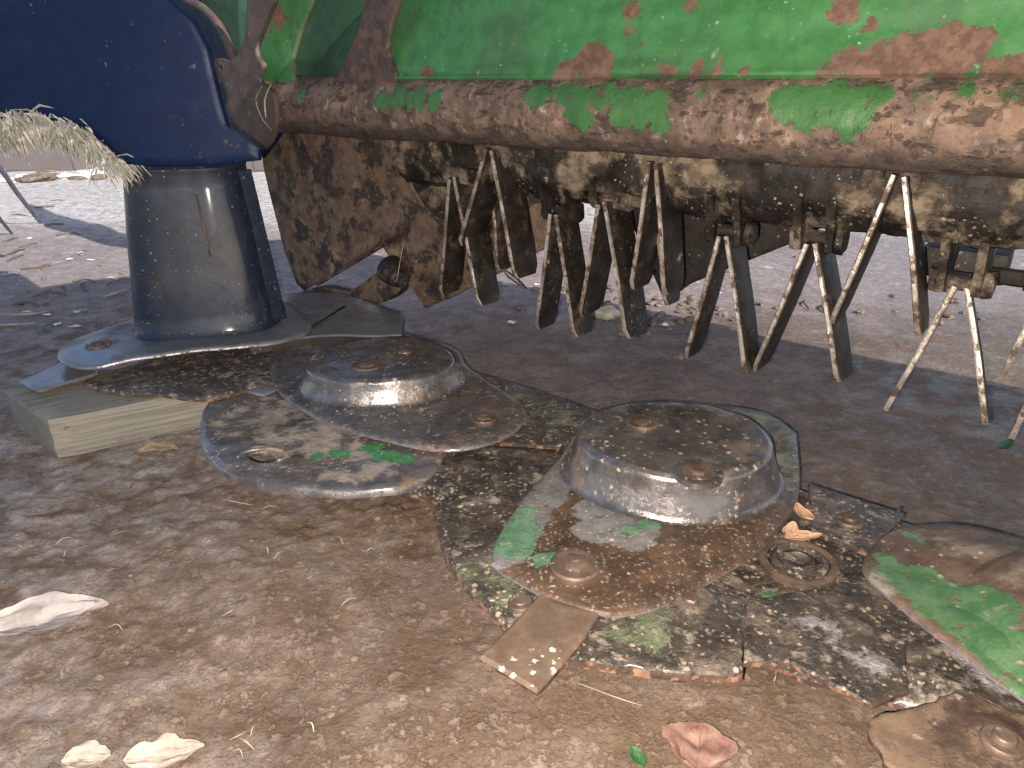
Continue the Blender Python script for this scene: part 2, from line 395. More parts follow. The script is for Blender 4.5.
M['disc_b'] = layered('rusting_disc_with_green', ((.060, .036, .024), (.115, .068, .043)), [
    dict(c=((.028, .020, .016), (.055, .036, .026)), m=('noise', 13, .50, .62, 11), r=.6, h=.3, a=.9),
    dict(c=((.17, .165, .165), (.25, .24, .235)), m=('blobs', bl((545, 470, .08, .05), (530, 490, .08, .05), (512, 520, .08, .045), (505, 550, .08, .03), (560, 445, .08, .04), (600, 515, .08, .03), (630, 535, .08, .03), (600, 530, .08, .03)), .05, 30), r=.42, k=.35, a=.9),
    dict(c=((.05, .15, .075), (.10, .20, .12)), m=('blobs', bl((520, 530, .08, .024), (513, 545, .08, .026), (524, 515, .08, .016), (648, 527, .08, .014), (663, 523, .08, .009), (630, 535, .08, .012), (545, 560, .08, .012)), .03, 50), r=.5, h=.3, a=.9),
    dict(c=((.11, .12, .085), (.19, .21, .15)), m=('blobs', bl((775, 440, .08, .07), (785, 470, .08, .05), (760, 420, .08, .06)), .10, 25, (26, .40, .56)), r=.6, h=.1, a=.8),
    dict(c=TAN, m=('specks', 210, .26, .42), r=.9, h=.6, a=.65),
    dict(c=((.22, .13, .085), (.30, .19, .13)), m=('specks', 150, .26, .36), r=.9, h=.4, a=.6),
    dict(c=((.22, .16, .12), (.30, .23, .18)), m=('noise', 150, .58, .66, 6), r=.9, h=.3, a=.7),
    dict(c=((.020, .015, .012), (.04, .028, .022)), m=('noise', 90, .58, .66, 7), r=.5, h=-.3, a=.7),
    dict(c=((.38, .30, .23), (.45, .37, .30)), m=('specks', 90, .17, .45), r=.9, h=.8, a=.9),
    ], rough=.45, metal=.25, bump=.6, fine=(230, .3), coarse=(18, .7), coat=.4, coatr=.22)
M['disc_d'] = layered('green_disc_with_rust', ((.060, .038, .028), (.12, .078, .055)), [
    dict(c=((.14, .115, .09), (.2, .17, .14)), m=('noise', 14, .5, .62, 9), r=.8, h=.2, a=.8),
    dict(c=((.04, .105, .042), (.085, .155, .075)), m=('blobs', bl((895, 575, .085, .02), (915, 592, .085, .022), (935, 610, .085, .023), (960, 625, .085, .024), (985, 645, .085, .025), (1015, 665, .085, .03), (885, 562, .085, .012),
        (1050, 690, .085, .035), (1015, 565, .085, .018), (1030, 572, .085, .02), (908, 536, .085, .008), (920, 545, .085, .007), (940, 550, .085, .007), (878, 575, .085, .01), (950, 600, .085, .024), (1000, 625, .085, .03), (975, 610, .085, .028), (920, 580, .085, .022), (1024, 640, .085, .025)), .022, 38), r=.45, h=.4, vs=30, flat=.5),
    dict(c=((.07, .046, .034), (.12, .08, .058)), m=('noise', 60, .60, .64, 9), r=.8, h=-.4, a=.9),
    dict(c=((.18, .19, .15), (.26, .26, .22)), m=('noise', 26, .58, .70, 11), r=.7, a=.5),
    dict(c=TAN, m=('specks', 110, .22, .46), r=.9, h=.6, a=.8)], rough=.55, bump=.6)
def capmat(name, blue=0):
    return layered(name, ((.11, .10, .10), (.20, .18, .175)), [
        dict(c=((.022, .017, .015), (.05, .034, .026)), m=('noise', 15, .50, .68, 11), r=.45, k=.3, h=.2, a=.75),
        dict(c=((.10, .062, .042), (.16, .105, .075)), m=('noise', 21, .53, .67, 12), r=.7, h=.3, a=.8),
        dict(c=((.28, .26, .19), (.36, .34, .26)), m=('noise', 36, .62, .70, 11), r=.9, h=.5, a=.7),
        dict(c=((.32, .15, .08), (.36, .2, .12)), m=('noise', 70, .63, .70, 9), r=.85, h=.4, a=.8),
        dict(c=TAN, m=('specks', 120, .25, .42), r=.9, h=.7, a=.9)], rough=.24, metal=.7, bump=.5, fine=(230, .25), coarse=(14, .7), coat=.8, coatr=.16)
M['cap'] = capmat('rusted_cap_steel')
M['bar'] = muddy('mud_caked_bar', [
    dict(c=((.09, .11, .05), (.17, .17, .10)), m=('blobs', bl((560, 430, .06, .05), (530, 420, .06, .05), (790, 545, .06, .03)), .10, 35, (40, .45, .58)), r=.8, h=.3, a=.7),
    dict(c=GR, m=('blobs', bl((432, 462, .06, .008), (490, 490, .06, .006), (822, 515, .06, .014), (712, 600, .06, .010), (770, 600, .06, .01)), .03, 60), r=.6, h=.1),
    dict(c=((.24, .22, .22), (.40, .37, .37)), m=('blobs', bl((800, 625, .065, .018), (825, 640, .065, .02), (850, 655, .065, .02), (875, 670, .065, .02), (900, 685, .065, .018), (960, 650, .065, .015), (1000, 680, .065, .02)), .08, 40, (40, .46, .60)), r=.4, k=.3, h=.1, a=.85)])
M['rim'] = layered('flaking_orange_rim', ((.12, .062, .04), (.24, .13, .08)), [
    dict(c=DKRUST, m=('noise', 70, .44, .54, 8), r=.7, h=-.6)], rough=.8, bump=.8)
M['rim_steel'] = layered('worn_bright_rim', ((.16, .14, .15), (.26, .24, .26)), [
    dict(c=RUST, m=('noise', 60, .52, .6, 8), r=.7, h=-.4)], rough=.35, metal=.6, bump=.6)
M['dark'] = layered('dirty_black_iron', ((.015, .013, .012), (.030, .024, .020)), [
    dict(c=TAN, m=('specks', 130, .22, .45), r=.9, a=.7, h=.3)], rough=.6, bump=.6, spec=.3)
M['bolt'] = layered('rusty_bolt_steel', ((.09, .06, .045), (.17, .12, .09)), [
    dict(c=((.3, .27, .25), (.4, .36, .33)), m=('noise', 80, .6, .66, 6), r=.4, k=.5)], rough=.5, metal=.4, bump=.6)
M['bluesteel'] = layered('smooth_worn_steel', ((.17, .175, .19), (.23, .235, .25)), [
    dict(c=((.05, .04, .035), (.09, .07, .06)), m=('noise', 12, .52, .66, 9), r=.6, h=.2, a=.8),
    dict(c=TAN, m=('specks', 120, .2, .48), r=.9, h=.4, a=.6)], rough=.33, metal=.5, bump=.4, fine=(260, .2), coat=.4)
M['blade'] = layered('rusty_mower_blade', ((.13, .085, .06), (.2, .14, .10)), [
    dict(c=((.07, .05, .04), (.1, .07, .05)), m=('noise', 14, .5, .65, 9), r=.7, a=.7),
    dict(c=((.45, .4, .33), (.5, .45, .4)), m=('specks', 110, .3, .50), r=.9, h=.8, a=.95)], rough=.5, metal=.35, bump=.5)

# ------------------------------------------------------------------ the mower
ROOT = P(640, 520, 0)
mower = empty('disc_mower', ROOT, 'rusty green mower with flat cutting discs, hanging forked tines and a black drum', 'mower')

def flat(z): return lambda a, b: z
def bump_at(lst, base=0.0, nA=.0015, nS=14):
    """lst: (x,y,r,h,flat) smooth mounds"""
    def f(a, b):
        h = base+nz(a, b, 1.7, nS)*nA
        for x, y, r, hh, k in lst:
            d = math.hypot(a-x, b-y); h += hh*(1-sm(r*k, r, d))
        return h
    return f
def bolt(pos, r, h, parent, hexa=True, washer=True, ax=Z, mat='bolt'):
    bm = bmesh.new()
    if washer: lathe(bm, [(r*1.75, -.004), (r*1.8, .001), (r*1.65, .003), (r*.9, .003)], pos, ax, 20)
    lathe(bm, [(r, 0), (r, h*.8), (r*.85, h)], pos, ax, 6 if hexa else 16)
    return obj('bolt', bm, M[mat], parent, 40)
def ringpart(name, pos, R0, R1, h, parent, mat, ax=Z, sx=1):
    bm = bmesh.new(); m_ = (R0+R1)/2
    lathe(bm, [(R0, -.004), (R0*1.03, h*.6), (m_, h), (R1*.97, h*.6), (R1, -.004)], pos, ax, 36, cap=False)
    return obj(name, bm, M[mat], parent, 60)

# cutter bar --------------------------------------------------------
bar_px = [(240, 352), (330, 340), (470, 368), (530, 388), (600, 410), (700, 443), (800, 477), (900, 509), (1024, 548), (1150, 588),
          (1250, 800), (1100, 800), (1010, 745), (905, 722), (872, 712), (835, 690), (790, 664), (740, 668), (600, 640), (520, 560), (440, 495), (400, 475), (330, 430), (262, 392)]
def barf(a, b):
    z = .062+nz(a, b, 2.2, 16)*.004+nz(a, b, 5.2, 45)*.0015
    p = Vector((a, b, 0)); v = p.dot(V)
    o = Vector((.194, .763, 0)).dot(V)
    q = v-o
    z += .006*sm(.10, .125, q)            # raised back flange
    z -= .010*sm(-.10, -.14, q)           # front lip rolls down
    z += .005*(1-sm(.0, .012, abs(q+.105)))
    return z
bpts = [P(x, y, .06).to_2d() for x, y in bar_px]
# rings are drawn across the bar, so build it as strips instead of a fan
bm = bmesh.new()
oc = Vector((.194, .763, 0)).dot(V)
nu, nv = 260, 44
u0, u1 = -.62, 1.05
grid = []
def front_q(u):   # front edge position across the bar, measured along R
    k = (u-.0)/.52
    return -.145+.012*math.sin(u*24)+.006*nz(u, 0, 0, 30)
for i in range(nu+1):
    u = u0+(u1-u0)*i/nu; row = []
    fq = front_q(u)
    for j in range(nv+1):
        q = fq+(.150-fq)*j/nv
        p = Vector((.194, .763, 0))-V*0+R*u+V*q
        z = barf(p.x, p.y)
        if j == 0 or j == nv: z -= .004
        row.append(bm.verts.new((p.x, p.y, z)))
    grid.append(row)
for i in range(nu):
    for j in range(nv): bm.faces.new((grid[i][j], grid[i+1][j], grid[i+1][j+1], grid[i][j+1]))
loF = [bm.verts.new((r[0].co.x, r[0].co.y, r[0].co.z-.005-.002*nz(r[0].co.x, 0, 0, 60))) for r in grid]; loB = [bm.verts.new((r[-1].co.x, r[-1].co.y, .028)) for r in grid]
inF = [bm.verts.new(v.co+V*.03) for v in loF]; dnF = [bm.verts.new((v.co.x, v.co.y, .022)) for v in inF]
for i in range(nu):
    f = bm.faces.new((loF[i], loF[i+1], grid[i+1][0], grid[i][0])); f.material_index = 1
    f = bm.faces.new((grid[i][-1], grid[i+1][-1], loB[i+1], loB[i])); f.material_index = 1
    bm.faces.new((loF[i+1], loF[i], inF[i], inF[i+1])); bm.faces.new((inF[i+1], inF[i], dnF[i], dnF[i+1])); bm.faces.new((dnF[i+1], dnF[i], loB[i], loB[i+1]))
for k in (0, -1): bm.faces.new([dnF[k], inF[k], loF[k]]+grid[k]+[loB[k]])
bar = obj('cutter_bar', bm, [M['bar'], M['rim']], mower, 50)

# hub ring, bolts and lugs on the bar
hb = P(798, 563, .066)
ringpart('hub_ring', hb, .041, .034, .006, bar, 'bolt'); ringpart('hub_lip', hb, .030, .021, .008, bar, 'bar')
bmx = bmesh.new(); lathe(bmx, [(.022, -.004), (.020, .003), (.014, .0050), (.012, .002), (.0, .001)], hb, Z, 28, cap=False); obj('hub_plug', bmx, M['bar'], bar, 60)
bolt(P(850, 521, .075), .009, .007, bar, False)
bolt(P(690, 602, .0735), .008, .007, bar, False)
bolt(P(812, 512, .068), .007, .006, bar, False)
for (x0, y0), (x1, y1), w, hh, z in (((228, 384), (262, 392), .040, .008, .068), ((420, 478), (462, 491), .036, .008, .058)):
    a = P(x0, y0, z); b_ = P(x1, y1, z); d = (b_-a); L = d.length/2; d.normalize()
    bm = bmesh.new(); box(bm, (a+b_)/2+d*.01, d*(L+.015), Vector((-d.y, d.x, 0))*w*.5, Z*hh, .004)
    obj('lug', bm, M['bluesteel'] if x0 < 300 else M['guard_b'], bar, 40)
# seam ridge between bar sections
for pts, r in ((((742, 598), (735, 640), (738, 668)), .005), (((900, 509), (860, 560), (800, 600)), .0025)):
    bm = bmesh.new(); tube_path(bm, catmull([P(x, y, .064) for x, y in pts], 8, False), r, 8); obj('weld_seam', bm, M['bar'], bar, True)

for px, z, mt in (([(468, 371), (532, 388), (602, 413), (560, 446), (500, 442)], .0735, 'bar'), ([(408, 462), (470, 447), (545, 446), (575, 462), (505, 494), (440, 484)], .066, 'guard_b'),
                  ([(747, 600), (800, 590), (905, 640), (908, 690), (872, 705), (836, 686), (792, 662), (744, 662)], .0725, 'bar'), ([(808, 483), (905, 513), (868, 552), (812, 528)], .0740, 'guard_b')):
    z0_ = z
    bm = plate(hz(px, z, 8, False), FH, lambda a, b: z0_+nz(a, b, 4.4, 18)*.0012, .006, 8, rag=.0012, rnd=.0015)
    obj('cover_plate', bm, [M[mt], M['rim']], bar, 40)
# rock guards -------------------------------------------------------
def guard(px, z, mat, rim, rag=.002, mounds=(), ctr=None, th=.012, n=10):
    out = hz(px, z, n)
    c = P(*ctr, z).to_2d() if ctr else None
    bm = plate(out, FH, bump_at([(P(x, y, z).x, P(x, y, z).y, r, h, k) for x, y, r, h, k in mounds], z, .003, 16), th, 18, c, rag)
    return obj('rock_guard', bm, [M[mat], M[rim]], mower, 50)
g0 = guard([(82, 381), (110, 372), (180, 350), (260, 332), (300, 330), (310, 350), (280, 375), (235, 392), (200, 398), (150, 393), (105, 389)], .080, 'bar', 'rim', ctr=(210, 366), th=.007)
g1 = guard([(200, 425), (206, 404), (226, 392), (262, 386), (310, 385), (380, 400), (440, 430), (440, 462), (415, 482), (370, 490), (305, 488), (248, 479), (214, 462), (201, 442)],
           .072, 'guard_a', 'rim', mounds=[(235, 440, .05, .004, .4), (262, 456, .045, .003, .5), (240, 412, .035, -.004, .3)], ctr=(320, 440))
# the oval slot in guard 1
cut = bmesh.new(); lathe(cut, [(.030, -.05), (.030, .05)], P(262, 456, .072), Z, 28, sx=.62)
co = obj('cutter', cut, M['dark']); co.select_set(False)
md = g1.modifiers.new('b', 'BOOLEAN'); md.object = co; md.operation = 'DIFFERENCE'; md.solver = 'EXACT'
dg = bpy.context.evaluated_depsgraph_get(); dg.update()
nm = bpy.data.meshes.new_from_object(g1.evaluated_get(dg)); g1.modifiers.clear(); g1.data = nm; bpy.data.objects.remove(co)
g1.data.materials.clear(); [g1.data.materials.append(m) for m in (M['guard_a'], M['rim'])]
bm = bmesh.new()
c_ = P(262, 456, .0745); pts = [c_+Vector((math.cos(t)*.033, math.sin(t)*.021+.0, 0)) for t in [2*PI_*i/26 for i in range(-3, 15)]]
tube_path(bm, pts, .0028, 8); obj('slot_lip', bm, M['guard_a'], g1, True)
g2 = guard([(434, 508), (450, 494), (500, 470), (600, 470), (700, 560), (745, 600), (742, 650), (738, 672), (680, 671), (600, 661), (560, 652), (510, 626), (478, 598), (454, 568), (440, 540)],
           .071, 'guard_b', 'rim', rag=.0022, mounds=[(640, 620, .05, .004, .3), (690, 600, .04, .007, .4)], ctr=(600, 570))
bolt(P(520, 604, .073), .007, .005, g2, False)
g3 = guard([(868, 722), (885, 712), (930, 700), (962, 688), (1000, 705), (1060, 730), (1120, 800), (1060, 860), (960, 830), (905, 785), (880, 750)], .066, 'guard_d', 'rim', rag=.0035, mounds=[(1003, 742, .03, .004, .4)], ctr=(985, 770), th=.008)
bolt(P(1003, 742, .072), .009, .008, g3, False)

# cutting discs -----------------------------------------------------
def disc_part(px, z, mat, ctr, mounds, rim='rim_steel', n=10, th=.006, rag=.0, tilt=None):
    out = hz(px, z, n); c = P(*ctr, z).to_2d()
    f0 = bump_at([(P(x, y, z).x, P(x, y, z).y, r, h, k) for x, y, r, h, k in mounds], z, .0022, 13)
    bm = plate(out, FH, f0, th, 22, c, rag)
    return obj('cutting_disc', bm, [M[mat], M[rim]], mower, 60)
def cap(center, z0, h, r0, r1, parent, seedv, sq=.86):
    bm = bmesh.new(); n = 72
    prof = [(r0*1.03, 0), (r0, .002), (r0-(r0-r1)*.5, h*.55), (r1+.006, h*.90), (r1, h*.985), (r1-.006, h), (r1*.75, h*1.04), (r1*.45, h*1.06), (r1*.2, h*1.065), (0.001, h*1.066)]
    fine = []
    for i in range(len(prof)-1):
        for k in range(4):
            t = k/4; fine.append((prof[i][0]*(1-t)+prof[i+1][0]*t, prof[i][1]*(1-t)+prof[i+1][1]*t))
    fine.append(prof[-1])
    rings = []
    for r, hh in fine:
        rg = []
        for i in range(n):
            a = 2*PI_*i/n
            rr = r*(1+.018*math.cos(3*a+seedv)+.012*nz(math.cos(a)*2, math.sin(a)*2, seedv, 1.6)+.006*nz(math.cos(a)*6, math.sin(a)*6, seedv+hh*30, 1))
            x, y = math.cos(a)*rr, math.sin(a)*rr*sq
            dz = .0025*nz(x, y, seedv, 22)
            rg.append(bm.verts.new((center.x+x, center.y+y, z0+hh+dz)))
        rings.append(rg)
    for k in range(len(rings)-1):
        for i in range(n):
            j = (i+1) % n; bm.faces.new((rings[k][i], rings[k][j], rings[k+1][j], rings[k+1][i]))
    bm.faces.new(rings[-1])
    return obj('disc_cap', bm, M['cap'], parent, 70)
# disc 1 (middle left)
d1 = disc_part([(270, 362), (276, 345), (300, 334), (385, 330), (450, 345), (470, 368), (515, 397), (527, 412), (527, 417), (505, 436), (455, 448), (400, 442), (335, 424), (292, 402), (273, 382)],
               .084, 'disc_a', (385, 385), [(383, 380, .15, .006, .8), (485, 419, .030, -.003, .5)])
c1 = cap(P(382, 380, .088), .088, .042, .136, .116, d1, 1.3)
bolt(P(484, 419, .085), .011, .006, d1)
bolt(P(367, 366, .131), .014, .005, c1, False)
bolt(P(405, 352, .131), .007, .004, c1, False)
# disc 2 (large, in front)
d2 = disc_part([(494, 566), (492, 560), (498, 535), (525, 495), (560, 455), (585, 425), (640, 409), (705, 404), (765, 412), (794, 430), (797, 436), (800, 470), (798, 506), (793, 512), (762, 546), (700, 585), (648, 608), (615, 614), (608, 613), (570, 603), (530, 586)],
               .080, 'disc_b', (668, 495), [(671, 490, .155, .006, .75), (575, 565, .042, .007, .45), (575, 565, .024, -.005, .6), (760, 425, .03, -.004, .4)], n=9)
c2 = cap(P(671, 472, .086), .086, .056, .139, .117, d2, 4.1)
bolt(P(575, 566, .085), .015, .007, d2)
bolt(P(698, 473, .146), .012, .007, c2)
bolt(P(642, 423, .146), .012, .005, c2, False)
ringpart('washer', P(698, 474, .146), .027, .017, .004, c2, 'cap')
# blade under disc 2
def blade(px, z, mat, parent, drop=.0, th=.006):
    out = hz(px, z, 8, False)
    f = lambda a, b: z+nz(a, b, 3, 20)*.001
    bm = plate(out, FH, f, th, 8)
    return obj('blade', bm, [M[mat], M['rim']], parent, 40)
blade([(540, 592), (600, 612), (578, 645), (537, 691), (479, 656), (512, 622)], .0775, 'blade', d2, th=.006)
# disc 3 (right edge)
d3 = disc_part([(865, 572), (870, 548), (893, 528), (930, 523), (980, 527), (1060, 545), (1200, 560), (1400, 640), (1500, 760), (1350, 850), (1180, 800), (1080, 730), (1024, 697), (960, 650), (905, 608)],
               .088, 'disc_d', (1180, 680), [(1150, 640, .16, .030, .6), (1010, 590, .045, .005, .3)], n=9)
c3 = cap(Vector((.61, .45, 0)), .10, .05, .137, .115, d3, 2.2)
# disc 0 (far left, under the drum)
d0 = disc_part([(57, 352), (72, 340), (100, 331), (135, 320), (200, 300), (280, 300), (310, 320), (300, 335), (250, 346), (190, 352), (130, 360), (88, 366), (64, 362)],
               .108, 'bluesteel', (190, 330), [(98, 345, .03, .005, .5), (190, 330, .2, .004, .8)])
bolt(P(98, 345, .112), .012, .005, d0, False)
blade([(18, 381), (60, 362), (95, 364), (98, 373), (38, 391)], .084, 'bluesteel', d0, th=.005)

# plates behind disc 0, toward the end wall ---------------------------
bm = plate(hz([(250, 345), (262, 310), (285, 293), (330, 291), (370, 300), (403, 312), (402, 334), (320, 336)], .098, 8, False), FH,
           bump_at([(P(330, 312, .098).x, P(330, 312, .098).y, .05, .008, .2)], .098, .004, 14), .03, 10)
dp = obj('deck_plate', bm, [M['bluesteel'], M['dark']], mower, 40)
bm = bmesh.new(); tube_path(bm, [P(345, 306, .104), P(310, 328, .102), P(270, 342, .10)], .002, 6); obj('seam', bm, M['dark'], dp, True)

# black drum on disc 0 ------------------------------------------------
dc = P(206, 322, .11); dcx = Vector((dc.x-.0, dc.y+.03, 0))
bm = bmesh.new(); n = 96
topz = .405
def drum_ring(r, z, mul=1.0):
    out = []
    for i in range(n):
        a = 2*PI_*i/n
        k = (abs(math.cos(a))**4.5+abs(math.sin(a))**4.5)**(-1/4.5)
        rr = r*(.3+.7*k)*mul*.96
        ca, sa = math.cos(a+.25), math.sin(a+.25)
        rr += .0018*nz(ca*3, sa*3, z*9)
        out.append(bm.verts.new((dcx.x+ca*rr, dcx.y+sa*rr, z)))
    return out
prof = [(.152, .108), (.145, .114), (.141, .122)]+[(.141-.031*t/10, .126+(topz-.126)*t/10) for t in range(1, 11)]+[(.111, topz+.002), (.111, topz+.008), (.100, topz+.010)]
rs = [drum_ring(r, z) for r, z in prof]
for k in range(len(rs)-1):
    for i in range(n):
        j = (i+1) % n; bm.faces.new((rs[k][i], rs[k][j], rs[k+1][j], rs[k+1][i]))
bm.faces.new(rs[-1])
drum = obj('crop_drum', bm, M['drum'], mower, 40)
# flange up the right-hand side and the seam
bm = bmesh.new()
a = P(286, 334, .115); b_ = Vector((0, 0, 0)); b_ = Vector((dcx.x+.101, dcx.y-.040, topz))
a = Vector((dcx.x+.137, dcx.y-.052, .118))
ax = (b_-a); L = ax.length/2; ax.normalize()
box(bm, (a+b_)/2, ax*L, Vector((.75, .66, 0)).normalized()*.034, Vector((.66, -.75, 0)).normalized()*.004, .0015)
obj('side_flange', bm, M['drum'], drum, 40)
bm = bmesh.new()
s0 = Vector((dcx.x+.052, dcx.y-.0985, topz-.03)); s1 = Vector((dcx.x+.064, dcx.y-.111, .26))
tube_path(bm, [s0, s1], .0022, 6); obj('seam', bm, M['bolt'], drum, True)
for i in range(4):
    a_ = -2.2+i*.42
    bm = bmesh.new(); lathe(bm, [(.007, 0), (.007, .007), (.004, .008)], (dcx.x+math.cos(a_)*.104, dcx.y+math.sin(a_)*.104, topz+.005), Z, 6)
    obj('bolt', bm, M['dark'], drum, 30)
# navy shroud above the drum -----------------------------------------
sy = 1.175
sh_px = [(-260, -260), (-260, 150), (-120, 150), (-40, 136), (20, 124), (55, 121), (85, 130), (108, 148), (122, 164), (160, 167), (210, 166), (258, 161), (258, 150), (242, 146), (228, 132), (220, 105), (214, 80), (207, 48), (192, 20), (160, -8), (110, -60), (60, -260)]
out = [Vector((Py(x, y, sy).x, Py(x, y, sy).z)) for x, y in sh_px]
out = linear(out, 8)
fr = (Vector((0, sy, 0)), Vector((1, 0, 0)), Z, Vector((0, -1, 0)))
ctr = Vector((Py(110, 40, sy).x, Py(110, 40, sy).z))
def shf(a, b):
    return .03*math.cos(min(1.5, abs(a+.62)*2.5))-.03-.5*max(0, .44-b)**1.2+.004*nz(a, b, 0, 6)
bm = plate(out, fr, shf, .012, 18, ctr)
shroud = obj('drum_shroud', bm, [M['navy'], M['navy']], mower, 60)

bm = plate(vt([(60, -200), (60, 130), (180, 150), (262, 158), (290, 120), (262, 60), (250, -200)], TV+.075, 6, False), vframe(TV+.075), flat(0), .01, 10)
obj('shroud_side', bm, [M['navy'], M['navy']], shroud, 50)
# front tube ----------------------------------------------------------
def tp(u, v, z): return R*u+V*v+Z*z
def at_u(px, py, v0): return Pv(px, py, v0).dot(R)
TZ = .510
uL = at_u(238, 110, TV-TR); uR = at_u(1024, 130, TV)+.75
bm = bmesh.new(); nU, nA = 560, 72
rows = []
for i in range(nU+1):
    u = uL+(uR-uL)*i/nU; row = []
    for k in range(nA):
        a = 2*PI_*k/nA
        r = TR+.0022*nz(u*1.0, math.cos(a)*.06, math.sin(a)*.06+4, 22)+.0012*nz(u, math.cos(a)*.06, math.sin(a)*.06, 70)
        r += .002*nz(u, math.cos(a)*.05, math.sin(a)*.05+9, 9)
        ca, sa = math.cos(a), math.sin(a)
        z = TZ+sa*r
        row.append(bm.verts.new(tp(u, TV-ca*r, z)))
    rows.append(row)
for i in range(nU):
    for k in range(nA):
        j = (k+1) % nA; bm.faces.new((rows[i][k], rows[i+1][k], rows[i+1][j], rows[i][j]))
for rr in (rows[0], rows[-1]): bm.faces.new(rr)
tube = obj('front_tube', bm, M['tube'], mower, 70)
# end bracket with ear and bolt hole
vb = TV-TR-.008
px = [(262, 150), (240, 140), (225, 118), (226, 98), (222, 88), (212, 76), (211, 64), (218, 58), (232, 60), (245, 30), (252, -40), (290, -50), (272, 0), (256, 34), (256, 54), (263, 66), (258, 82), (272, 92), (276, 110), (274, 132)]
bm = plate(vt(px, vb, 7), vframe(vb), lambda a, b: .002*nz(a, b, 0, 30), .010, 12, rag=.001)
br = obj('end_bracket', bm, [M['bracket'], M['rust_rim']], tube, 50)
cut = bmesh.new(); lathe(cut, [(.0065, -.08), (.0065, .08)], Pv(221, 68, vb), V, 20)
co = obj('cutter', cut, M['dark'])
md = br.modifiers.new('b', 'BOOLEAN'); md.object = co; md.operation = 'DIFFERENCE'; md.solver = 'EXACT'
dg = bpy.context.evaluated_depsgraph_get(); dg.update()
nm = bpy.data.meshes.new_from_object(br.evaluated_get(dg)); br.modifiers.clear(); br.data = nm; bpy.data.objects.remove(co)
br.data.materials.clear(); [br.data.materials.append(m) for m in (M['bracket'], M['rust_rim'])]

# hood -------------------------------------------------------------
uH = at_u(385, 60, TV)
hz0 = TZ+TR*.90
hp = [(TV-.034, hz0), (TV-.029, hz0+.01), (TV-.018, hz0+.04), (TV-.006, hz0+.09), (TV+.02, hz0+.15), (TV+.07, hz0+.22), (TV+.15, hz0+.29), (TV+.24, hz0+.32), (TV+.34, hz0+.33), (TV+.42, hz0+.31), (TV+.46, hz0+.27)]
hpc = catmull([Vector((a, b, 0)) for a, b in hp], 6, False)
bm = bmesh.new(); g = []
nH = 150
for i in range(nH+1):
    u = uH+(uR-uH)*i/nH
    g.append([(bm.verts.new(tp(u, p.x+.004*nz(u, k*.05, 0, 5), p.y)), bm.verts.new(tp(u, p.x+.004, p.y-.003))) for k, p in enumerate(hpc)])
for i in range(nH):
    for k in range(len(hpc)-1):
        bm.faces.new((g[i][k][0], g[i+1][k][0], g[i+1][k+1][0], g[i][k+1][0])); bm.faces.new((g[i][k][1], g[i][k+1][1], g[i+1][k+1][1], g[i+1][k][1]))
for i in (0, nH):
    for k in range(len(hpc)-1): bm.faces.new((g[i][k][0], g[i][k+1][0], g[i][k+1][1], g[i][k][1]))
for i in range(nH):
    bm.faces.new((g[i][0][0], g[i][0][1], g[i+1][0][1], g[i+1][0][0]))
hood = obj('hood', bm, M['hood'], mower, 60)
# dark green recessed panel left of the sheet, rust band over the joint
vp = TV+.02
bm = plate(vt([(252, 84), (400, 84), (410, -60), (300, -60), (250, 0)], vp, 8, False), vframe(vp), lambda a, b: .012*math.cos((a+.72)*14)-.3*max(0, b-.6), .006, 12)
obj('recessed_panel', bm, [M['hood_dark'], M['rust_rim']], hood, 50)
bm = plate(vt([(245, 84), (290, 84), (292, 60), (300, 30), (316, -8), (332, -60), (245, -60)], TV-.030, 6), vframe(TV-.030), lambda a, b: .004*nz(a, b, 0, 8), .008, 12)
obj('arched_strip', bm, [M['hood'], M['rust_rim']], hood, 50)
vq = TV-.036
bm = plate(vt([(338, 84), (393, 84), (388, 50), (392, 20), (412, -40), (372, -40), (362, 10), (350, 50)], vq, 8), vframe(vq), lambda a, b: .003*nz(a, b, 0, 40), .009, 10, rag=.004, ragS=40)
obj('rusted_band', bm, [M['rust_rim'], M['rust_rim']], hood, 50)
# green arched rail from the upper left down to the bracket
pts = catmull([Pv(x, y, TV+.02) for x, y in ((150, -30), (185, -2), (205, 10), (224, 34), (242, 84))], 8, False)
bm = bmesh.new(); tube_path(bm, pts, .010, 10)
obj('curved_rail', bm, M['bracket'], hood, True)
bm = plate(vt([(170, -60), (205, 8), (225, 30), (236, 58), (300, 60), (320, -60)], TV+.05, 6, False), vframe(TV+.05), flat(0), .005, 8)
obj('corner_panel', bm, [M['hood_dark'], M['hood_dark']], hood, 50)
# added unseen sheet over mower and camera, keeping sky and sun out
bm = bmesh.new()
zc = 1.12
gg = []
for i in range(25):
    u = -.78+4.58*i/24
    gg.append([bm.verts.new(tp(u, -2.2+3.62*j/24, zc+.05*math.sin(j*.26)+.01*math.sin(i)-.22*sm(16, 24, j))) for j in range(25)])
for i in range(24):
    for j in range(24): bm.faces.new((gg[i][j], gg[i+1][j], gg[i+1][j+1], gg[i][j+1]))
ext = bmesh.ops.extrude_face_region(bm, geom=list(bm.faces))
bmesh.ops.translate(bm, verts=[v for v in ext['geom'] if isinstance(v, bmesh.types.BMVert)], vec=(0, 0, .006))
light_block_sheet = obj('light_block_sheet', bm, M['hood_dark'], mower, 50)

# end wall plate under the tube -----------------------------------------
ve = TV+.15
bm = plate(vt([(258, 120), (262, 165), (272, 205), (283, 250), (296, 284), (303, 291), (350, 262), (400, 235), (412, 270), (425, 308), (455, 296), (520, 262), (560, 240), (560, 120), (400, 115)], ve, 8, False),
           vframe(ve), lambda a, b: .004*nz(a, b, 0, 9), .007, 22, rag=.0012)
ep = obj('end_plate', bm, [M['plate_rust'], M['dark']], mower, 50)
